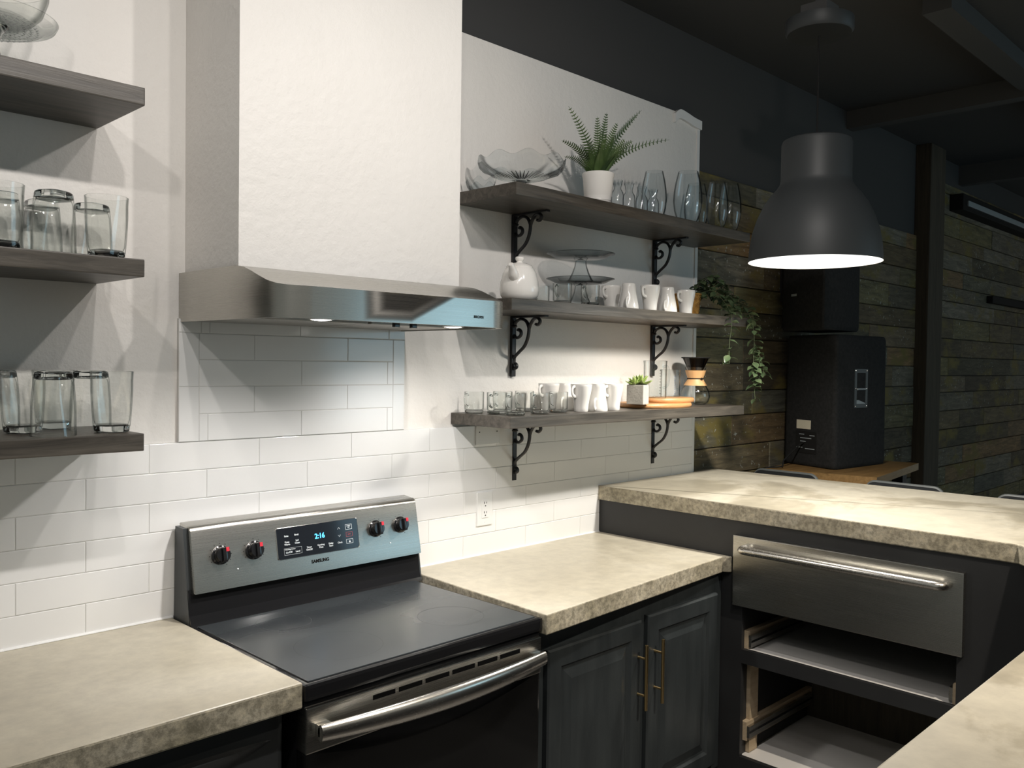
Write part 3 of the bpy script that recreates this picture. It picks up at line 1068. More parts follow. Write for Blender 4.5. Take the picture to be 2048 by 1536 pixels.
def make_tumbler():
    t = thing('tumbler', '', 'glass')
    H = 0.146
    def rad(z):
        k = z / H
        return 0.0335 + 0.0150 * k
    def ex(z):
        k = min(1, z / H / 0.9)
        return 4.5 - 2.5 * k
    wl = MB()
    zs = [0.014, 0.03, 0.05, 0.075, 0.10, 0.125, H]
    outer = [sq_ring(rad(z), z, ex(z)) for z in zs]
    inner = [sq_ring(rad(z) - 0.0022, z, ex(z)) for z in reversed(zs[1:] )]
    wl.rings(outer + [sq_ring(rad(H) - 0.0011, H + 0.0008, 2.0)] + inner + [sq_ring(rad(0.017) - 0.004, 0.0205, 4.5)], 0, True, True, False, True)
    wl.build('wall', 'glass', t)
    bs = MB()
    bs.rings([sq_ring(0.0290, 0.0, 3.6), sq_ring(0.0325, 0.003, 4.2), sq_ring(0.0338, 0.008, 4.5), sq_ring(0.0342, 0.0165, 4.5), sq_ring(0.0300, 0.0195, 4.2)], 0, True, True, True, True)
    bs.build('base', 'thick_glass', t, 'thick clear glass base')
    return t


tum = make_tumbler()
used = [False]


def tumbler(x, y, z, rotz, inv, label, group):
    rot = (PI, 0, rotz) if inv else (0, 0, rotz)
    zz = z + 0.1468 if inv else z
    if not used[0]:
        used[0] = True
        tum.location = (x, y, zz)
        tum.rotation_euler = rot
        tum['label'] = label
        tum['group'] = group
        return tum
    return dup(tum, (x, y, zz), 0, label, group, rot)


g = 'tumblers on the shelf under the cake plate shelf'
Ls = SL[1]
tumbler(-0.262, -0.235, Ls, 0.3, False, 'upright clear tumbler at the free end of the middle tumbler shelf', g)
tumbler(-0.372, -0.215, Ls, 0.5, True, 'upturned clear tumbler in the front row of the middle tumbler shelf', g)
tumbler(-0.485, -0.225, Ls, 0.2, False, 'upright clear tumbler farther from the free end of the middle tumbler shelf', g)
tumbler(-0.250, -0.105, Ls, 0.5, True, 'upturned tumbler behind the end tumbler of the middle tumbler shelf', g)
for x, y, lb in ((-0.352, -0.062, 'upturned tumbler against the wall, behind the upturned front tumbler of the middle shelf'), (-0.452, -0.105, 'upturned tumbler behind the farther upright tumbler of the middle tumbler shelf'), (-0.555, -0.12, 'upturned tumbler farthest from the free end of the middle tumbler shelf')):
    tumbler(x, y, Ls, 0.4 + x, True, lb, g)
g = 'tumblers on the shelf just above the tiles'
Ls = SL[2]
tumbler(-0.248, -0.232, Ls, 0.2, False, 'upright clear tumbler at the free end of the lowest tumbler shelf', g)
tumbler(-0.382, -0.246, Ls, 0.55, True, 'upturned clear tumbler in front on the lowest tumbler shelf', g)
tumbler(-0.418, -0.147, Ls, 0.3, False, 'upright clear tumbler behind the upturned front tumbler of the lowest shelf', g)
tumbler(-0.262, -0.133, Ls, 0.6, True, 'upturned clear tumbler behind the end tumbler of the lowest shelf', g)
tumbler(-0.322, -0.053, Ls, 0.1, False, 'upright clear tumbler against the wall on the lowest tumbler shelf', g)
tumbler(-0.445, -0.051, Ls, 0.4, True, 'upturned clear tumbler against the wall on the lowest tumbler shelf', g)

# patterned cake plate on the highest left shelf
cs = thing('cake_stand', 'pressed glass cake stand with dimpled underside on the highest left shelf', 'cake stand', (-0.492, -0.165, SL[0]))
MB().lathe([(0.062, 0.0), (0.066, 0.004), (0.045, 0.012), (0.026, 0.03), (0.021, 0.06), (0.026, 0.085), (0.04, 0.100), (0.04, 0.102), (0.0, 0.102)], 36).build('foot', 'thick_glass', cs)
plate = MB()
plate.lathe([(0.0, 0.101), (0.110, 0.103), (0.113, 0.107), (0.135, 0.112), (0.140, 0.122), (0.137, 0.122), (0.132, 0.116), (0.110, 0.110), (0.0, 0.108)], 56)
pl = plate.build('plate', 'glass', cs)
dm_ = MB()
for rr in (0.045, 0.058, 0.071, 0.084, 0.097):
    n = int(2 * PI * rr / 0.0135)
    for i in range(n):
        a = 2 * PI * (i + (0.5 if int(rr * 1000) % 2 else 0)) / n
        cx, cy = rr * math.cos(a), rr * math.sin(a)
        dm_.add([(cx + 0.005 * math.cos(b_), cy + 0.005 * math.sin(b_), 0.1015) for b_ in (0, PI / 3, 2 * PI / 3, PI, 4 * PI / 3, 5 * PI / 3)] + [(cx, cy, 0.0975)], [(0, 1, 6), (1, 2, 6), (2, 3, 6), (3, 4, 6), (4, 5, 6), (5, 0, 6)], 0, True)
do = dm_.build('dimple_pattern', 'glass_blue', pl)
do['kind'] = 'stuff'
bw = thing('glass_bowl', 'clear glass bowl resting on the pressed glass cake stand', 'bowl', (-0.492, -0.165, SL[0] + 0.109))
MB().lathe([(0.050, 0.0), (0.085, 0.006), (0.108, 0.03), (0.120, 0.065), (0.122, 0.09), (0.119, 0.09), (0.116, 0.065), (0.104, 0.032), (0.083, 0.009), (0.0, 0.004)], 44).build('bowl_wall', 'glass', bw)


# --- white mugs
def make_mug():
    m_ = thing('white_mug', '', 'mug')
    prof_o = [(0.0, 0.0), (0.0255, 0.0), (0.0275, 0.003), (0.0280, 0.015), (0.0290, 0.03), (0.0315, 0.045), (0.0350, 0.062), (0.0385, 0.08), (0.0405, 0.095), (0.0412, 0.104)]
    prof_i = [(0.0402, 0.1055), (0.0388, 0.104), (0.0378, 0.092), (0.0325, 0.062), (0.0265, 0.035), (0.0250, 0.008), (0.0, 0.006)]
    MB().lathe(prof_o + prof_i, 40).build('cup', 'ceramic', m_)
    pts = smooth_path([(-0.0375, 0, 0.094), (-0.050, 0, 0.0955), (-0.0585, 0, 0.090), (-0.0600, 0, 0.078), (-0.0560, 0, 0.066), (-0.046, 0, 0.060), (-0.033, 0, 0.058)], 5)
    MB().tube(pts, 0.0042, 10, flat=(1, 1.5)).build('handle', 'ceramic', m_)
    return m_


mug = make_mug()
mused = [False]


def white_mug(x, y, z, ang, inv, label, group):
    rot = (PI, 0, ang) if inv else (0, 0, ang)
    zz = z + 0.1055 if inv else z
    if not mused[0]:
        mused[0] = True
        mug.location = (x, y, zz)
        mug.rotation_euler = rot
        mug['label'] = label
        mug['group'] = group
    else:
        dup(mug, (x, y, zz), 0, label, group, rot)


g = 'white mugs on the teapot shelf'
z = SR[1]
white_mug(1.815, -0.105, z, 0.1, False, 'upright white mug in the back row between glass cake stand and mugs', g)
white_mug(1.777, -0.225, z, 0.5, True, 'upturned white mug beside the two stacked glass cake stands', g)
white_mug(1.895, -0.245, z, 0.1, False, 'upright white mug between two upturned mugs on the teapot shelf', g)
white_mug(2.018, -0.245, z, 0.4, True, 'upturned white mug between two upright mugs on the teapot shelf', g)
white_mug(2.185, -0.225, z, 0.0, False, 'upright white mug in front of the wicker basket', g)
g = 'white mugs on the lowest right shelf'
z = SR[2]
white_mug(1.492, -0.225, z, 0.1, False, 'upright white mug beside the glass mugs, front row of lowest shelf', g)
white_mug(1.589, -0.225, z, 0.5, True, 'upturned white mug in front row of lowest shelf', g)
white_mug(1.686, -0.225, z, 0.1, False, 'upright white mug beside the cement succulent pot', g)
white_mug(1.445, -0.100, z, 0.1, False, 'upright white mug in the back row, directly behind the glass mugs', g)
white_mug(1.545, -0.095, z, 0.5, True, 'upturned white mug in the back row of the lowest shelf', g)


# --- glass mugs
def make_gmug():
    m_ = thing('glass_mug', '', 'mug')
    MB().lathe([(0.0335, 0.010), (0.0355, 0.016), (0.0360, 0.076), (0.0348, 0.0768), (0.0338, 0.076), (0.0335, 0.017), (0.0300, 0.0125), (0.0, 0.0115)], 36).build('cup', 'glass', m_)
    MB().lathe([(0.0300, 0.0), (0.0335, 0.003), (0.0345, 0.010), (0.0300, 0.0118), (0.0, 0.0118)], 32).build('base', 'thick_glass', m_)
    pts = smooth_path([(-0.0350, 0, 0.066), (-0.047, 0, 0.068), (-0.056, 0, 0.061), (-0.0575, 0, 0.047), (-0.052, 0, 0.033), (-0.042, 0, 0.026), (-0.0350, 0, 0.025)], 5)
    MB().tube(pts, 0.0038, 10).build('handle', 'thick_glass', m_)
    return m_


gm = make_gmug()
gused = [False]


def glass_mug(x, y, z, ang, label, group):
    if not gused[0]:
        gused[0] = True
        gm.location = (x, y, z)
        gm.rotation_euler = (0, 0, ang)
        gm['label'] = label
        gm['group'] = group
    else:
        dup(gm, (x, y, z), ang, label, group)


g = 'clear glass mugs on the lowest right shelf'
lb = 'clear glass mug in the front row of the lowest right shelf'
glass_mug(1.085, -0.065, SR[2], 0.2, 'clear glass mug at the shelf end nearest the stove, against the wall', g)
glass_mug(1.112, -0.155, SR[2], 0.3, 'clear glass mug second from the stove end of lowest shelf', g)
glass_mug(1.113, -0.248, SR[2], 0.2, 'clear glass mug on the front corner of the lowest shelf above outlet', g)
glass_mug(1.255, -0.232, SR[2], 0.3, 'clear glass mug in the middle of the front row of glass mugs', g)
glass_mug(1.385, -0.205, SR[2], 0.1, 'clear glass mug touching the white mugs on the lowest shelf', g)
for x, y, lb in ((1.205, -0.09, 'clear glass mug in the back row, behind the middle front glass mug'), (1.325, -0.085, 'clear glass mug in the back row, next to the white mugs')):
    glass_mug(x, y, SR[2], 0.2, lb, g)
g = 'clear glass mugs on the teapot shelf'
glass_mug(1.375, -0.225, SR[1], 0.3, 'clear glass mug under the cake stand rim, in front on the teapot shelf', g)
glass_mug(1.415, -0.075, SR[1], 0.4, 'clear glass mug behind the teapot, against the wall', g)
glass_mug(1.50, -0.255, SR[1], 0.2, 'clear glass mug before the foot of the lower cake stand', g)

# teapot
tp = thing('teapot', 'round white ceramic teapot with knob lid on the middle right shelf', 'teapot', (1.168, -0.205, SR[1]), 0)
MB().lathe([(0.0, 0.0), (0.045, 0.0), (0.058, 0.004), (0.068, 0.020), (0.0705, 0.040), (0.067, 0.070), (0.060, 0.098), (0.052, 0.114), (0.042, 0.122), (0.0, 0.123)], 48).build('body', 'ceramic', tp)
lid = MB().lathe([(0.047, 0.118), (0.048, 0.121), (0.043, 0.126), (0.025, 0.134), (0.0125, 0.1365), (0.010, 0.140), (0.0135, 0.144), (0.0165, 0.150), (0.015, 0.156), (0.008, 0.159), (0.0, 0.1595)], 40).build('lid', 'ceramic', tp)
sp = MB()
dx, dy = math.cos(math.radians(206)), math.sin(math.radians(206))
spp = smooth_path([(0.046 * dx, 0.046 * dy, 0.078), (0.066 * dx, 0.066 * dy, 0.090), (0.080 * dx, 0.080 * dy, 0.105), (0.096 * dx, 0.096 * dy, 0.121)], 5)
sp.tube(spp, [0.024 - 0.0155 * i / (len(spp) - 1) for i in range(len(spp))], 16)
sp.build('spout', 'ceramic', tp)
ex_, ey_ = -dx, -dy
hn = smooth_path([(0.054 * ex_, 0.054 * ey_, 0.104), (0.085 * ex_, 0.085 * ey_, 0.112), (0.103 * ex_, 0.103 * ey_, 0.088), (0.098 * ex_, 0.098 * ey_, 0.055), (0.066 * ex_, 0.066 * ey_, 0.034)], 6)
MB().tube(hn, 0.0068, 10).build('handle', 'ceramic', tp)


# stacked cake stands
def plain_stand(z, label, scale=1.0):
    s = thing('cake_stand', label, 'cake stand', (1.553, -0.160, z), 0, 'stacked plain glass cake stands')
    MB().lathe([(0.052, 0.0), (0.053, 0.003), (0.046, 0.012), (0.034, 0.035), (0.025, 0.060), (0.0215, 0.082), (0.028, 0.0935), (0.0, 0.0935), (0.0, 0.088), (0.0185, 0.085), (0.0225, 0.060), (0.0315, 0.035), (0.044, 0.010), (0.049, 0.001)][:8] + [(0.0185, 0.085), (0.0225, 0.060), (0.0315, 0.035), (0.044, 0.010), (0.049, 0.0)], 36).build('pedestal', 'glass_blue', s)
    MB().lathe([(0.0, 0.093), (0.095, 0.0945), (0.102, 0.097), (0.120, 0.106), (0.133, 0.1095), (0.134, 0.1105), (0.131, 0.1115), (0.119, 0.1085), (0.100, 0.1005), (0.0, 0.098)], 60).build('plate', 'glass_blue', s)
    return s


plain_stand(SR[1], 'plain glass pedestal cake stand standing on the teapot shelf')
plain_stand(SR[1] + 0.0975, 'plain glass pedestal cake stand stacked on top of another cake stand')


# scalloped cake stand and small bowl
def scal(amp, n):
    def f(r, z, a):
        k = max(0.0, min(1.0, (r - 0.055) / 0.10))
        return r, z + amp * k * k * math.sin(n * a)
    return f


s = thing('cake_stand', 'clear glass cake stand with scalloped wavy rim beside the fern', 'cake stand', (1.213, -0.165, SR[0]), 0.4)
MB().lathe([(0.052, 0.0), (0.053, 0.003), (0.036, 0.010), (0.020, 0.020), (0.017, 0.036), (0.026, 0.048), (0.0, 0.05)], 36).build('pedestal', 'thick_glass', s)
pm = MB()
pm.lathe([(0.0, 0.048), (0.05, 0.050), (0.10, 0.062), (0.138, 0.080), (0.154, 0.098), (0.160, 0.116), (0.157, 0.1175), (0.151, 0.100), (0.135, 0.084), (0.098, 0.066), (0.05, 0.0545), (0.0, 0.053)], 144, wave=scal(0.0095, 9))
pm.build('plate', 'glass_blue', s)
rb = MB()
for i in range(40):
    a = 2 * PI * i / 40
    rb.tube([(r_ * math.cos(a), r_ * math.sin(a), zz) for r_, zz in ((0.03, 0.0475), (0.06, 0.0505), (0.10, 0.0605))], [0.002, 0.0024, 0.0012], 5)
ro = rb.build('ribs', 'thick_glass', s)
ro['kind'] = 'stuff'
s = thing('glass_dish', 'small scalloped clear glass dish beside the boxed duct', 'dish', (1.108, -0.062, SR[0]), 0)
MB().lathe([(0.026, 0.0), (0.040, 0.006), (0.050, 0.024), (0.055, 0.044), (0.053, 0.044), (0.048, 0.025), (0.038, 0.009), (0.0, 0.004)], 96, wave=lambda r, z, a: (r, z + (0.008 * math.sin(7 * a) * max(0, (r - 0.035) / 0.02)))).build('dish_wall', 'glass_blue', s)

# fern
fn = thing('potted_fern', 'green fern with toothed fronds in a white ribbed pot', 'potted plant', (1.597, -0.205, SR[0]))
pot = MB().lathe([(0.0, 0.0), (0.044, 0.0), (0.048, 0.003), (0.0495, 0.020), (0.0515, 0.022), (0.0505, 0.026), (0.0525, 0.030), (0.0515, 0.034), (0.0545, 0.040), (0.0600, 0.108), (0.0625, 0.116), (0.0630, 0.126), (0.0610, 0.128), (0.0580, 0.126), (0.0560, 0.110), (0.0, 0.108)], 48).build('pot', 'pot_ceramic', fn)
MB().lathe([(0.0, 0.118), (0.03, 0.117), (0.0575, 0.110)], 24).build('soil', 'soil', fn)


def frond(dirx, diry, height, reach, mat, droop=0.0, leaf=0.030, twist=0.0):
    L = []
    n = 25
    for i in range(n + 1):
        t = i / n
        hx = reach * (0.12 * t + 0.88 * t ** 1.7)
        hz = 0.105 + height * (t ** 0.9) - droop * t ** 3
        L.append(Vector((dirx * (0.012 + hx), diry * (0.012 + hx), hz)))
    m_ = MB()
    m_.tube(L, [0.0022 * (1 - 0.75 * i / n) for i in range(n + 1)], 5)
    side = Vector((-diry, dirx, 0))
    for i in range(2, n):
        t = i / n
        d_ = (L[i + 1] - L[i - 1]).normalized()
        wv = leaf * min(1, 0.45 + t * 1.6) * (1 - t) ** 0.55 + 0.003
        hw = 0.0037 * (1.15 - 0.6 * t)
        nrm = side.cross(d_).normalized()
        sd = side * math.cos(twist) + nrm * math.sin(twist)
        for sgn in (-1, 1):
            tipv = L[i] + sd * sgn * wv + d_ * wv * 0.38 - nrm * 0.002
            a = L[i] - d_ * hw
            c_ = L[i] + d_ * hw
            mid = L[i] + sd * sgn * wv * 0.55 + d_ * wv * 0.15 + nrm * 0.0015
            m_.add([a, mid - d_ * hw * 0.95, tipv, mid + d_ * hw * 1.1, c_], [(0, 1, 3, 4), (1, 2, 3)], 0, False)
    return m_.build('frond', mat, fn)


random.seed(5)
# (direction degrees, height, reach, light?, droop)
for ang, hh, rc_, lt, dp_ in ((188, 0.232, 0.205, 0, 0.0), (215, 0.220, 0.075, 1, 0.0), (250, 0.245, 0.045, 1, 0), (300, 0.215, 0.060, 1, 0.0), (20, 0.235, 0.05, 0, 0), (-15, 0.300, 0.195, 0, 0.0), (-30, 0.265, 0.150, 1, 0.0), (-25, 0.220, 0.300, 0, 0.035), (5, 0.200, 0.24, 0, 0.02), (-60, 0.150, 0.09, 0, 0.0), (150, 0.17, 0.14, 0, 0.03), (175, 0.10, 0.17, 0, 0.04), (120, 0.15, 0.09, 0, 0), (80, 0.16, 0.10, 0, 0), (270, 0.16, 0.07, 1, 0.0), (235, 0.15, 0.09, 1, 0.0), (40, 0.15, 0.14, 0, 0.03), (-45, 0.17, 0.12, 0, 0.02), (200, 0.13, 0.11, 0, 0.01), (330, 0.12, 0.10, 0, 0.0), (285, 0.10, 0.07, 0, 0.0), (225, 0.10, 0.07, 0, 0.0), (0, 0.13, 0.12, 0, 0.0), (60, 0.11, 0.08, 0, 0.0)):
    a = math.radians(ang)
    frond(math.cos(a), math.sin(a), hh, rc_, 'fern', dp_, twist=(0.95 if math.cos(a) > 0.5 else -0.5 if math.cos(a) < -0.5 else 0.0))


# small bottles
def make_bottle():
    b_ = thing('milk_bottle', '', 'bottle')
    MB().lathe([(0.0, 0.0), (0.022, 0.0), (0.0245, 0.004), (0.0250, 0.048), (0.0225, 0.060), (0.0150, 0.072), (0.0140, 0.078), (0.0180, 0.098), (0.0205, 0.106), (0.0190, 0.106), (0.0165, 0.098), (0.0125, 0.078), (0.0135, 0.072), (0.0208, 0.060), (0.0232, 0.048), (0.0228, 0.007), (0.0, 0.006)], 28).build('bottle_wall', 'glass_blue', b_)
    MB().lathe([(0.0, 0.0005), (0.021, 0.0005), (0.0225, 0.004), (0.0215, 0.008), (0.0, 0.0078)], 24).build('base', 'thick_glass', b_)
    return b_


bt = make_bottle()
g = 'small carafe bottles beside the fern pot'
for i, (x, lb) in enumerate(((1.668, 'small flared-neck glass bottle touching the white fern pot'), (1.742, 'small flared-neck glass bottle, second from the fern pot'), (1.826, 'small flared-neck glass bottle, third from the fern pot'), (1.903, 'small flared-neck glass bottle beside the round glass vases'))):
    if i == 0:
        bt.location = (x, -0.245, SR[0])
        bt['label'] = lb
        bt['group'] = g
    else:
        dup(bt, (x, -0.245, SR[0]), 0.3 * i, lb, g)


# egg shaped vases
def make_vase(name, H, R):
    v_ = thing('glass_vase', '', 'vase')
    pr = [(0.50, 0.0), (0.56, 0.012), (0.74, 0.12), (0.92, 0.28), (1.0, 0.45), (0.965, 0.62), (0.86, 0.80), (0.74, 0.93), (0.68, 1.0)]
    o_ = [(R * a_, H * z_) for a_, z_ in pr]
    i_ = [(max(0.001, r_ - 0.0018), z_ + (0.004 if z_ < 0.01 else 0)) for r_, z_ in reversed(o_)]
    MB().lathe([(0.0, 0.0)] + o_ + i_ + [(0.0, 0.005)], 44).build('vase_wall', 'glass_blue', v_)
    return v_


g = 'round glass vases at the end of the fern shelf'
for x, y, H, R, lb in ((2.075, -0.125, 0.225, 0.056, 'tall round glass vase behind the small bottles'), (2.215, -0.205, 0.235, 0.064, 'largest round glass vase, beside the small bottles'), (2.420, -0.115, 0.225, 0.056, 'round glass vase against the wall end'), (2.405, -0.235, 0.215, 0.050, 'slim round glass vase between the largest vase and the shelf end'), (2.515, -0.235, 0.225, 0.052, 'round glass vase on the shelf end nearest the pendant lamp')):
    v = make_vase('v', H, R)
    v.location = (x, y, SR[0])
    v['label'] = lb
    v['group'] = g

# ---------------------------------------------------------------- lowest right shelf goods
Z = SR[2]
b1 = MB()
def disc_board(m_, rx, ry, h, hx=0.0, hl=0.0):
    n = 48
    pts = []
    for i in range(n):
        a = 2 * PI * i / n
        x, y = rx * math.cos(a), ry * math.sin(a)
        if hl and abs(a if a < PI else a - 2 * PI) < 0.32:
            x += hl * (1 - (abs(a if a < PI else a - 2 * PI) / 0.32) ** 4)
        pts.append((x, y))
    def sc(k, z):
        return [(x * k, y * k, z) for x, y in pts]
    m_.rings([sc(0.965, 0), sc(0.99, h * 0.2), sc(1.0, h * 0.5), sc(0.99, h * 0.8), sc(0.965, h)], 0, True, True, True, True)
disc_board(b1, 0.205, 0.135, 0.019, 0, 0.05)
o = b1.build('cutting_board', 'board_wood')
o.location = (2.07, -0.150, Z)
tag(o, 'large round wooden cutting board with handle, lowest of two on the shelf', 'cutting board')
b2 = MB()
disc_board(b2, 0.150, 0.115, 0.020)
o = b2.build('cutting_board', 'board_wood')
o.location = (2.165, -0.140, Z + 0.019)
tag(o, 'smaller round wooden cutting board lying on the larger board', 'cutting board')

# succulent
sc_ = thing('potted_succulent', 'green succulents in a square cement pot beside the cutting boards', 'potted plant', (1.862, -0.215, Z + 0.019), 0.32)
cpm = MB()
cpm.bbox(-0.036, 0.036, -0.036, 0.036, 0, 0.080, 0.003)
cpm.build('pot', 'cement', sc_)
MB().box(-0.031, 0.031, -0.031, 0.031, 0.079, 0.0815).build('soil', 'soil', sc_)


def leaf_mesh():
    m_ = MB()
    rs = []
    for t, wv, th in ((0, 0.004, 0.003), (0.25, 0.0085, 0.005), (0.55, 0.0095, 0.0045), (0.8, 0.006, 0.003), (1.0, 0.0005, 0.0005)):
        rs.append([(t * 0.046, wv * math.cos(a), th * math.sin(a) + 0.010 * t * t) for a in (2 * PI * k / 8 for k in range(8))])
    m_.rings(rs, 0, True, True, True, True)
    return m_.mesh('leaf', ['succulent'])


lm_ = leaf_mesh()
random.seed(3)
for cx, cy, s_ in ((-0.016, 0.012, 0.85), (0.014, -0.008, 1.15)):
    for ringi, (n, pit, ln) in enumerate(((7, 8, 1.0), (6, 32, 0.85), (4, 62, 0.65))):
        for i in range(n):
            o = bpy.data.objects.new('leaf', lm_)
            C.objects.link(o)
            o.parent = sc_
            o.location = (cx, cy, 0.081 + 0.004 * ringi)
            o.rotation_euler = (0, -math.radians(pit + random.uniform(-6, 6)), 2 * PI * i / n + ringi * 0.5 + random.uniform(-0.15, 0.15))
            k = s_ * ln
            o.scale = (k, k, k)


# measuring pitchers
def pitcher(x, y, z, R, H, ang, label, mat_print):
    p_ = thing('measuring_pitcher', label, 'pitcher', (x, y, z), ang)
    def wave(r, zz, a):
        d_ = abs(((a - PI + PI) % (2 * PI)) - PI)
        if zz > H * 0.9 and d_ < 0.4:
            r += 0.010 * (1 - d_ / 0.4) * (zz - H * 0.9) / (H * 0.1)
        return r, zz
    MB().lathe([(0.0, 0.0), (R * 0.94, 0.0), (R * 0.98, 0.004), (R, H * 0.9), (R + 0.002, H), (R, H + 0.001), (R - 0.002, H), (R - 0.0022, H * 0.9), (R * 0.95, 0.006), (0.0, 0.005)], 44, wave=wave).build('jug', 'glass', p_)
    hd_ = smooth_path([(R - 0.001, 0, H * 0.83), (R + 0.020, 0, H * 0.86), (R + 0.034, 0, H * 0.76), (R + 0.036, 0, H * 0.55), (R + 0.028, 0, H * 0.34), (R - 0.001, 0, H * 0.26)], 6)
    MB().tube(hd_, 0.0048, 10).build('handle', 'glass_blue', p_)
    mk_ = MB()
    for side in (-2.0, -0.95):
        for i in range(9):
            zz = H * (0.12 + 0.078 * i)
            ln = 0.16 if i % 2 == 0 else 0.10
            rr = R + 0.0006
            a0 = side
            vs = []
            for k in range(4):
                a = a0 + ln * k / 3
                vs += [(rr * math.cos(a), rr * math.sin(a), zz), (rr * math.cos(a), rr * math.sin(a), zz + 0.0016)]
            mk_.add(vs, [(0, 2, 3, 1), (2, 4, 5, 3), (4, 6, 7, 5)])
    mk_.build('scale_marks', mat_print, p_)
    return p_


pitcher(2.072, -0.150, Z + 0.039, 0.050, 0.160, -0.15, 'tall clear measuring pitcher standing on the smaller cutting board', 'print_dark')
pitcher(2.245, -0.110, Z + 0.039, 0.044, 0.122, -0.15, 'shorter measuring pitcher with blue marks beside the pour-over coffee maker', 'print_blue')

# pour-over coffee maker
cf = thing('coffee_maker', 'hourglass pour-over coffee maker with wooden collar and dark filter cone', 'coffee maker', (2.432, -0.120, Z + 0.0005), 0.0)
MB().lathe([(0.0, 0.0), (0.045, 0.0), (0.060, 0.010), (0.068, 0.035), (0.064, 0.062), (0.050, 0.088), (0.033, 0.112), (0.030, 0.122), (0.036, 0.140), (0.050, 0.172), (0.0485, 0.172), (0.0345, 0.140), (0.0285, 0.122), (0.0315, 0.112), (0.0485, 0.088), (0.0625, 0.061), (0.0662, 0.035), (0.058, 0.012), (0.0, 0.003)], 44).build('flask', 'glass', cf)
col = MB().lathe([(0.0545, 0.088), (0.0535, 0.090), (0.0360, 0.117), (0.0360, 0.123), (0.0440, 0.142), (0.0480, 0.158), (0.0450, 0.158), (0.0340, 0.130), (0.0322, 0.119), (0.0500, 0.088)], 40).build('collar', 'cork', cf)
tie = MB()
tie.tube([(0.0372 * math.cos(2 * PI * i / 24), 0.0372 * math.sin(2 * PI * i / 24), 0.120) for i in range(25)], 0.0022, 6)
tie.lathe([(0.0, -0.006), (0.006, -0.003), (0.0065, 0.002), (0.0, 0.006)], 10, cx=-0.010, cy=-0.041)
for i in range(len(tie.v) - 40, len(tie.v)):
    x_, y_, z_ = tie.v[i]
    tie.v[i] = (x_, y_, z_ + 0.119)
tie.build('leather_tie', 'rubber', col)
MB().lathe([(0.034, 0.158), (0.060, 0.213), (0.066, 0.216), (0.066, 0.218), (0.058, 0.2165), (0.032, 0.158)], 40).build('filter_cone', 'glass_dark', cf)
MB().lathe([(0.0585, 0.2135), (0.0665, 0.2155), (0.0665, 0.219), (0.0585, 0.2175)], 40).build('filter_rim', 'rubber', cf)

# ---------------------------------------------------------------- trailing plant in wicker basket
tv = thing('trailing_plant', 'leafy trailing vine spilling from a wicker basket over the shelf end', 'potted plant', (0, 0, 0))
bk = MB()
prof = [(0.0, 0.0), (0.046, 0.0), (0.052, 0.004)]
rs = []
n = 48
BX, BY, BZ = 2.375, -0.105, SR[1]
for j in range(15):
    zz = 0.004 + 0.100 * j / 14
    rr = 0.052 + 0.010 * j / 14
    rs.append([(BX + (rr + 0.0022 * math.sin(i * PI / 2 + j * PI)) * math.cos(2 * PI * i / n), BY + (rr + 0.0022 * math.sin(i * PI / 2 + j * PI)) * math.sin(2 * PI * i / n), BZ + zz) for i in range(n)])
bk.rings([[(BX + 0.05 * math.cos(2 * PI * i / n), BY + 0.05 * math.sin(2 * PI * i / n), BZ) for i in range(n)]] + rs, 0, False, True, True, True)
bk.tube([(BX + 0.062 * math.cos(2 * PI * i / 32), BY + 0.062 * math.sin(2 * PI * i / 32), BZ + 0.104) for i in range(33)], 0.0045, 8)
bk.build('basket', 'wicker', tv)


def ivy_leaf_mesh():
    m_ = MB()
    st = [(0, 0.0012), (0.25, 0.0085), (0.5, 0.0105), (0.75, 0.0065), (1.0, 0.0004)]
    L = 0.030
    vs, fs = [], []
    for t, wv in st:
        z_ = 0.004 * math.sin(PI * t)
        vs += [(t * L, -wv, z_ + 0.0018), (t * L, 0, z_), (t * L, wv, z_ + 0.0018)]
    for i in range(4):
        a = i * 3
        fs += [(a, a + 1, a + 4, a + 3), (a + 1, a + 2, a + 5, a + 4)]
    m_.add(vs, fs, 0, True)
    return m_.mesh('leaf', ['ivy'])


ivm = ivy_leaf_mesh()
random.seed(21)
vines = [
    [(2.385, -0.110, 1.958), (2.47, -0.19, 2.00), (2.51, -0.24, 1.96), (2.535, -0.295, 1.915), (2.56, -0.325, 1.862), (2.585, -0.330, 1.80), (2.592, -0.330, 1.72), (2.600, -0.335, 1.63), (2.595, -0.332, 1.55), (2.600, -0.335, 1.485)],
    [(2.385, -0.110, 1.958), (2.46, -0.21, 1.985), (2.52, -0.26, 1.955), (2.57, -0.30, 1.91), (2.60, -0.32, 1.86), (2.615, -0.325, 1.80)],
    [(2.592, -0.332, 1.74), (2.625, -0.335, 1.69), (2.655, -0.34, 1.64), (2.665, -0.34, 1.59)],
    [(2.592, -0.330, 1.735), (2.57, -0.34, 1.67), (2.575, -0.345, 1.60), (2.60, -0.345, 1.54)],
    [(2.385, -0.110, 1.958), (2.40, -0.22, 1.975), (2.405, -0.28, 1.925), (2.40, -0.318, 1.868), (2.395, -0.328, 1.82), (2.385, -0.325, 1.75), (2.382, -0.325, 1.69), (2.385, -0.325, 1.645)],
    [(2.385, -0.110, 1.958), (2.46, -0.23, 1.95), (2.47, -0.29, 1.91), (2.44, -0.318, 1.872)],
    [(2.385, -0.110, 1.96), (2.46, -0.15, 2.03), (2.53, -0.19, 2.01), (2.565, -0.22, 1.95)],
    [(2.385, -0.110, 1.96), (2.40, -0.16, 2.02), (2.44, -0.20, 2.045), (2.50, -0.22, 2.005)],
    [(2.385, -0.110, 1.96), (2.47, -0.11, 2.0), (2.54, -0.13, 1.98), (2.58, -0.17, 1.92)],
]
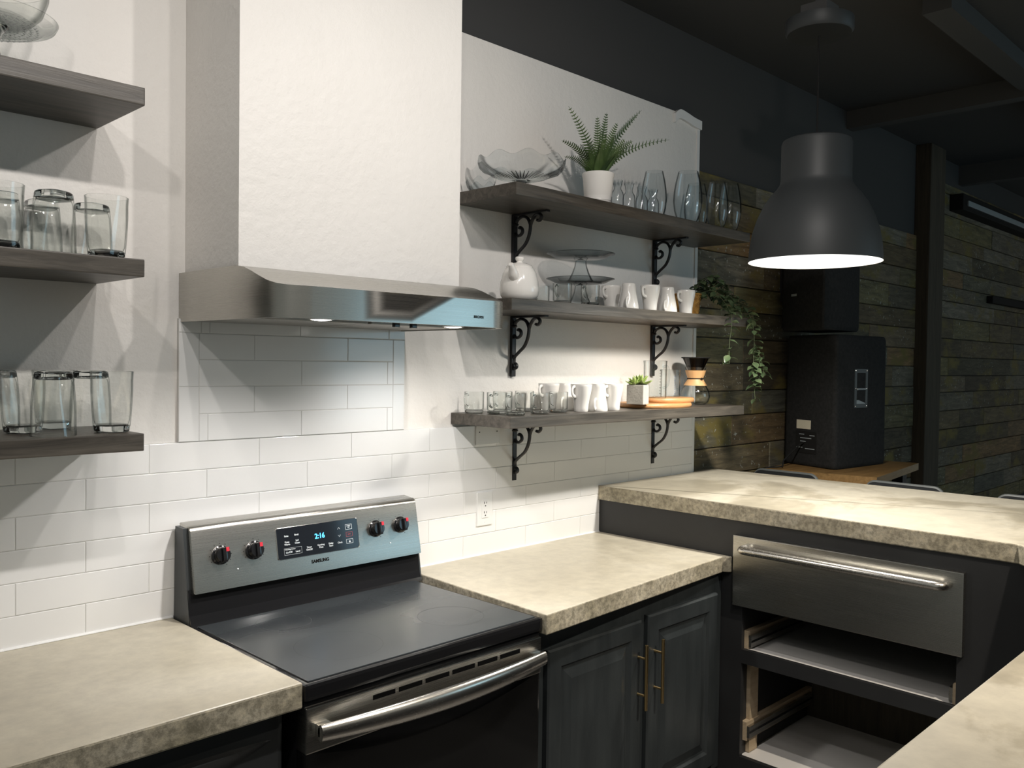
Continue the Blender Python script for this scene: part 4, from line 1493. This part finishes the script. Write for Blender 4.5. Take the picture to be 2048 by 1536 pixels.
dens = [46, 30, 20, 20, 26, 24, 26, 24, 24]
for pts, dn in zip(vines, dens):
    pth = smooth_path(pts, 8)
    MB().tube(pth, 0.0014, 5).build('vine', 'ivy_stem', tv)
    n = len(pth)
    for i in range(dn):
        q = pth[int(2 + (n - 3) * i / (dn - 1)) if dn > 1 else 0]
        a = i * 2.4 + random.uniform(-0.6, 0.6)
        o = bpy.data.objects.new('leaf', ivm)
        C.objects.link(o)
        o.parent = tv
        o.location = q
        o.rotation_euler = (random.uniform(-0.6, 0.6), random.uniform(0.0, 0.9), a)
        k = random.uniform(1.1, 1.65)
        o.scale = (k, k, k)

# ---------------------------------------------------------------- wall outlet plates
op = thing('wall_outlet', 'white double power outlet on the tiles beside the stove', 'outlet', (1.193, -0.0095, 1.089))
MB().bbox(-0.039, 0.039, -0.006, 0.002, -0.063, 0.063, 0.003).build('cover_plate', 'white_trim', op)
MB().bbox(-0.017, 0.017, -0.008, -0.004, -0.034, 0.034, 0.0015).build('socket_insert', 'white_trim', op)
for zz in (0.018, -0.018):
    hs = MB()
    hs.box(-0.0075, -0.0050, -0.0085, -0.0078, zz + 0.001, zz + 0.009)
    hs.box(0.0050, 0.0070, -0.0085, -0.0078, zz + 0.001, zz + 0.008)
    hs.box(-0.0022, 0.0022, -0.0085, -0.0078, zz - 0.009, zz - 0.0045)
    hs.build('socket_slots', 'print_dark', op)
for zz in (0.05, -0.05):
    o = MB().lathe([(0.003, 0.0), (0.0025, 0.0012), (0.0, 0.0014)], 12).build('screw', 'white_trim', op)
    o.location = (0, -0.0055, zz)
    o.rotation_euler = (PI / 2, 0, 0)
bp_ = thing('blank_plate', 'plain white blanking plate under the lowest right shelf', 'cover plate', (1.205, -0.0095, 1.366))
MB().bbox(-0.062, 0.062, -0.006, 0.002, -0.036, 0.036, 0.003).build('plate', 'white_trim', bp_)
for xx in (-0.045, 0.045):
    o = MB().lathe([(0.0026, 0.0), (0.0022, 0.0012), (0.0, 0.0014)], 12).build('screw', 'print_dark', bp_)
    o.location = (xx, -0.0055, 0.012)
    o.rotation_euler = (PI / 2, 0, 0)

# ================================================================== PENDANT LAMP
pn = thing('pendant_lamp', 'large dark grey dome pendant lamp hanging above the bar', 'pendant lamp', (2.006, -0.898, 0))
Z0 = 2.022
outer = [(0.235, 0.0), (0.2345, 0.015), (0.231, 0.06), (0.222, 0.11), (0.206, 0.16), (0.183, 0.21), (0.158, 0.245), (0.138, 0.268), (0.1275, 0.285), (0.1245, 0.30), (0.1240, 0.43), (0.120, 0.442), (0.108, 0.448), (0.0, 0.449)]
so = MB()
so.lathe([(r_, Z0 + z_) for r_, z_ in outer], 72)
# open bottom: remove cap
so.f = [f for f in so.f if len(f) != 72]
so.m = so.m[:len(so.f)]
so.s = so.s[:len(so.f)]
shade = so.build('shade', 'shade_out', pn)
inner = [(0.2352, 0.0), (0.2325, 0.002), (0.229, 0.06), (0.220, 0.11), (0.204, 0.158), (0.181, 0.207), (0.156, 0.242), (0.132, 0.262), (0.0, 0.27)]
si = MB()
si.lathe([(r_, Z0 + z_) for r_, z_ in inner], 72)
si.f = [f for f in si.f if len(f) != 72]
si.m = si.m[:len(si.f)]
si.s = si.s[:len(si.f)]
si.build('shade_lining', 'shade_in', shade, 'white inside of the shade')
bl = MB()
bl.lathe([(0.0, 0.0), (0.028, 0.006), (0.046, 0.026), (0.052, 0.052), (0.046, 0.08), (0.03, 0.105), (0.02, 0.125), (0.02, 0.15), (0.0, 0.15)], 28)
bo = bl.build('bulb', 'bulb', pn)
bo.location = (0, 0, Z0 + 0.085)
spot('pendant_light', (2.006, -0.898, Z0 + 0.050), (2.006, -0.898, 0.0), 92, (1.0, 0.945, 0.85), 168, 0.75, 0.05)
MB().tube([(0, 0, Z0 + 0.445), (0, 0, 2.90)], 0.0035, 8).build('cord', 'rubber', pn)
MB().lathe([(0.0, 2.845), (0.112, 2.85), (0.120, 2.86), (0.120, 2.90), (0.0, 2.902)], 40).build('canopy', 'shade_out', pn)
hk = MB()
hk.bbox(-0.05, 0.05, -0.05, 0.05, 2.90, 2.955, 0.004)
hk.box(-0.012, 0.012, -0.012, 0.012, 2.95, CEIL + 0.005)
hk.build('mounting_box', 'beam', pn)

# ================================================================== BACK OF THE ROOM
# high table
tb = thing('high_table', 'wooden pub table against the plank wall carrying the loudspeaker', 'table', (0, 0, 0))
tt = MB().prism([(3.225, -0.650), (4.068, -0.540), (3.985, -0.01), (3.135, -0.10)], 1.062, 1.10)
tt.build('table_top', 'table_wood', tb)
for x, y in ((3.32, -0.56), (3.95, -0.48), (3.26, -0.16), (3.87, -0.09)):
    MB().bbox(x - 0.03, x + 0.03, y - 0.03, y + 0.03, 0.0, 1.063, 0.004).build('leg', 'iron', tb)


def speaker(A, B, Cc, D, z0, H, name_lab, bracket=False):
    sp_ = thing('loudspeaker', name_lab, 'loudspeaker', (0, 0, 0))
    m_ = MB()
    pts = [A, B, Cc, D]
    cx = sum(p[0] for p in pts) / 4
    cy = sum(p[1] for p in pts) / 4
    def rg2(k, z):
        out = []
        n_ = 4
        for i in range(4):
            p, q, r_ = Vector(pts[i - 1]), Vector(pts[i]), Vector(pts[(i + 1) % 4])
            d1 = (p - q).normalized()
            d2 = (r_ - q).normalized()
            for s in range(4):
                t = s / 3
                c0 = q + d1 * 0.028
                c1 = q + d2 * 0.028
                pt = (1 - t) ** 2 * c0 + 2 * t * (1 - t) * q + t * t * c1
                out.append((cx + (pt.x - cx) * k, cy + (pt.y - cy) * k, z))
        return out
    m_.rings([rg2(0.95, z0), rg2(0.985, z0 + 0.008), rg2(1, z0 + 0.025), rg2(0.985, z0 + H - 0.025), rg2(0.97, z0 + H - 0.008), rg2(0.94, z0 + H)], 0, True, True, True, True)
    m_.build('cabinet', 'speaker_black', sp_)
    return sp_


A_, B_, C_, D_ = (3.335, -0.385), (3.865, -0.435), (3.935, -0.05), (3.455, -0.035)
s1 = speaker(A_, B_, C_, D_, 1.10, 0.708, 'black carpeted loudspeaker with recessed side handle standing on the wooden table')
# recessed handle plate on the side facing the kitchen
e1 = (Vector((*B_, 0)) - Vector((*A_, 0)))
L1 = e1.length
e1.normalize()
nrm = Vector((e1.y, -e1.x, 0))
rotm = Matrix((e1, Vector((0, 0, 1)), nrm)).transposed().to_euler()
hp_ = thing_plate = MB()
W2, H2, w2, h2 = 0.067, 0.104, 0.046, 0.083
def rr4(a, b_, zz):
    return [(-a, -b_, zz), (a, -b_, zz), (a, b_, zz), (-a, b_, zz)]
hp_.rings([rr4(W2, H2, -0.004), rr4(W2, H2, 0.005), rr4(w2, h2, 0.005), rr4(w2, h2, 0.0015)], 0, False)
hp_.add(rr4(w2, h2, 0.0015), [(0, 1, 2, 3)], 1)
plo = hp_.build('handle_plate', ['speaker_plate', 'rubber'], s1)
pc = Vector((*A_, 1.10)) + e1 * (L1 * 0.47) + Vector((0, 0, 0.425)) + nrm * (-0.004)
plo.location = pc
plo.rotation_euler = rotm
gr = MB()
gr.tube([(-w2, -0.004, 0.008), (w2, -0.004, 0.008)], 0.0055, 8)
gr.build('grip', 'fixture_grey', plo)
lg_ = MB()
lg_.add([(-w2, -h2, 0.004), (w2, -h2, 0.004), (w2, -h2 + 0.006, 0.002), (-w2 * 0.2, -h2 + 0.030, 0.002), (-w2, -h2 + 0.028, 0.002)], [(0, 1, 2, 3, 4)])
lg_.build('cup_ledge', 'fixture_grey', plo)
for sx_ in (-1, 1):
    for sy_ in (-0.095, 0.0, 0.095):
        o = MB().lathe([(0.004, 0.0), (0.003, 0.002), (0.0, 0.0025)], 10).build('screw', 'chrome', plo)
        o.location = (sx_ * 0.057, sy_, 0.005)
# rear label and sockets
e2 = (Vector((*A_, 0)) - Vector((*D_, 0)))
L2 = e2.length
e2.normalize()
n2_ = Vector((e2.y, -e2.x, 0))
rot2 = Matrix((e2, Vector((0, 0, 1)), n2_)).transposed().to_euler()
lab = MB().bbox(-0.05, 0.05, -0.024, 0.024, -0.002, 0.004, 0.001).build('paper_label', 'label_paper', s1)
lab.location = Vector((*D_, 1.10)) + e2 * (L2 * 0.40) + Vector((0, 0, 0.225)) - n2_ * 0.001
lab.rotation_euler = rot2
cpn = MB().bbox(-0.075, 0.075, -0.06, 0.06, -0.002, 0.003, 0.001).build('connector_plate', 'rubber', s1)
cpn.location = Vector((*D_, 1.10)) + e2 * (L2 * 0.45) + Vector((0, 0, 0.13)) - n2_ * 0.001
cpn.rotation_euler = rot2
for (x_, y_, w_) in ((-0.03, 0.042, 0.018), (0.045, 0.038, 0.018), (0.0, 0.022, 0.04), (-0.02, 0.004, 0.02), (-0.045, -0.030, 0.022), (0.03, -0.034, 0.034)):
    MB().box(x_ - w_, x_ + w_, y_ - 0.0022, y_ + 0.0022, 0.0028, 0.0034).build('printed_marks', 'fixture_grey', cpn)
for (x_, z_) in ((0.0, 0.03), (0.55, 0.03)):
    pass
cb = MB()
base = Vector((*D_, 1.10)) + e2 * (L2 * 0.42) + Vector((0, 0, 0.125)) + n2_ * 0.004
cb.tube(smooth_path([base, base + n2_ * 0.03 + Vector((0, 0, -0.01)), base + n2_ * 0.10 + Vector((-0.06, 0, -0.085)), (3.20, -0.16, 1.112), (3.14, -0.10, 1.104)], 6), 0.004, 6)
cb.build('cable', 'rubber', s1)
# upper speaker on a wall bracket
s2 = speaker((3.225, -0.36), (3.69, -0.35), (3.80, -0.04), (3.40, -0.03), 1.832, 0.56, 'black loudspeaker mounted high on the plank wall behind the pendant lamp')
MB().box(3.50, 3.66, -0.06, 0.032, 2.0, 2.2).build('wall_bracket', 'iron', s2)
ms = MB().box(-0.022, 0.022, -0.006, 0.006, 0, 0.002).build('badge', 'fixture_grey', s2)
ms.location = (3.335, -0.140, 2.02)
e3 = (Vector((3.225, -0.36, 0)) - Vector((3.40, -0.03, 0))).normalized()
ms.rotation_euler = Matrix((e3, Vector((0, 0, 1)), Vector((e3.y, -e3.x, 0)))).transposed().to_euler()


# bar stools
def make_stool():
    s_ = thing('bar_stool', '', 'bar stool')
    # sitter faces -x; back at +x
    MB().bbox(-0.36, 0.0, -0.185, 0.185, 0.74, 0.785, 0.012).build('seat', 'stool_vinyl', s_)
    bk_ = MB()
    yy = 0.175
    r_ = 0.045
    zt, zb = 1.098, 0.785
    outline = []
    for cy_, cz_, a0 in ((yy - r_, zt - r_, 0), (-yy + r_, zt - r_, PI / 2)):
        for i in range(7):
            a = a0 + PI / 2 * i / 6
            outline.append((cy_ + r_ * math.cos(a), cz_ + r_ * math.sin(a)))
    full = outline + [(-yy, zb), (yy, zb)]
    bk_.rings([[(x_, y_, z_) for y_, z_ in full] for x_ in (-0.012, 0.012)], 0, False, True, True, True)
    bo_ = bk_.build('backrest', 'stool_vinyl', s_)
    pth_ = [(0.0, yy, zb)] + [(0.0, y_, z_) for y_, z_ in outline] + [(0.0, -yy, zb)]
    MB().tube(pth_, 0.0085, 8).build('piping', 'stool_piping', bo_)
    for sx_ in (-0.34, -0.02):
        for sy_ in (-0.165, 0.165):
            MB().tube([(sx_, sy_, 0.75), (sx_ + (-0.03 if sx_ < -0.1 else 0.03), sy_ * 1.1, 0.0)], 0.011, 8).build('leg', 'iron', s_)
    fr_ = MB()
    fr_.tube([(-0.355, -0.17, 0.3), (-0.355, 0.17, 0.3)], 0.009, 8)
    fr_.build('foot_rail', 'iron', s_)
    return s_


st = make_stool()
for i, (y_, lb) in enumerate(((-0.245, 'black bar stool behind the bar, in front of the loudspeaker table'), (-0.835, 'black bar stool behind the bar, between two other stools'), (-1.40, 'black bar stool behind the bar, farthest from the kitchen wall'))):
    if i == 0:
        st.location = (3.08, y_, 0)
        st['label'] = lb
        st['group'] = 'bar stools behind the bar'
    else:
        dup(st, (3.08, y_, 0), 0, lb, 'bar stools behind the bar')

# long fixture high on the plank wall and dark rail
fx = thing('wall_fixture', 'long dark case with a pale strip fixed high on the plank wall', 'fixture', (7.2, -0.02, 2.91))
MB().bbox(-1.05, 1.3, -0.05, 0.06, -0.05, 0.075, 0.006).build('case', 'rubber', fx)
MB().bbox(-0.95, 1.25, -0.060, -0.045, -0.012, 0.03, 0.004).build('diffuser', 'fixture_grey', fx)
dr_ = MB().bbox(7.1, 8.3, -0.02, 0.036, 2.20, 2.26, 0.006).build('wall_rail', 'rubber')
tag(dr_, 'dark horizontal rail fixed across the plank wall beyond the post', 'rail')
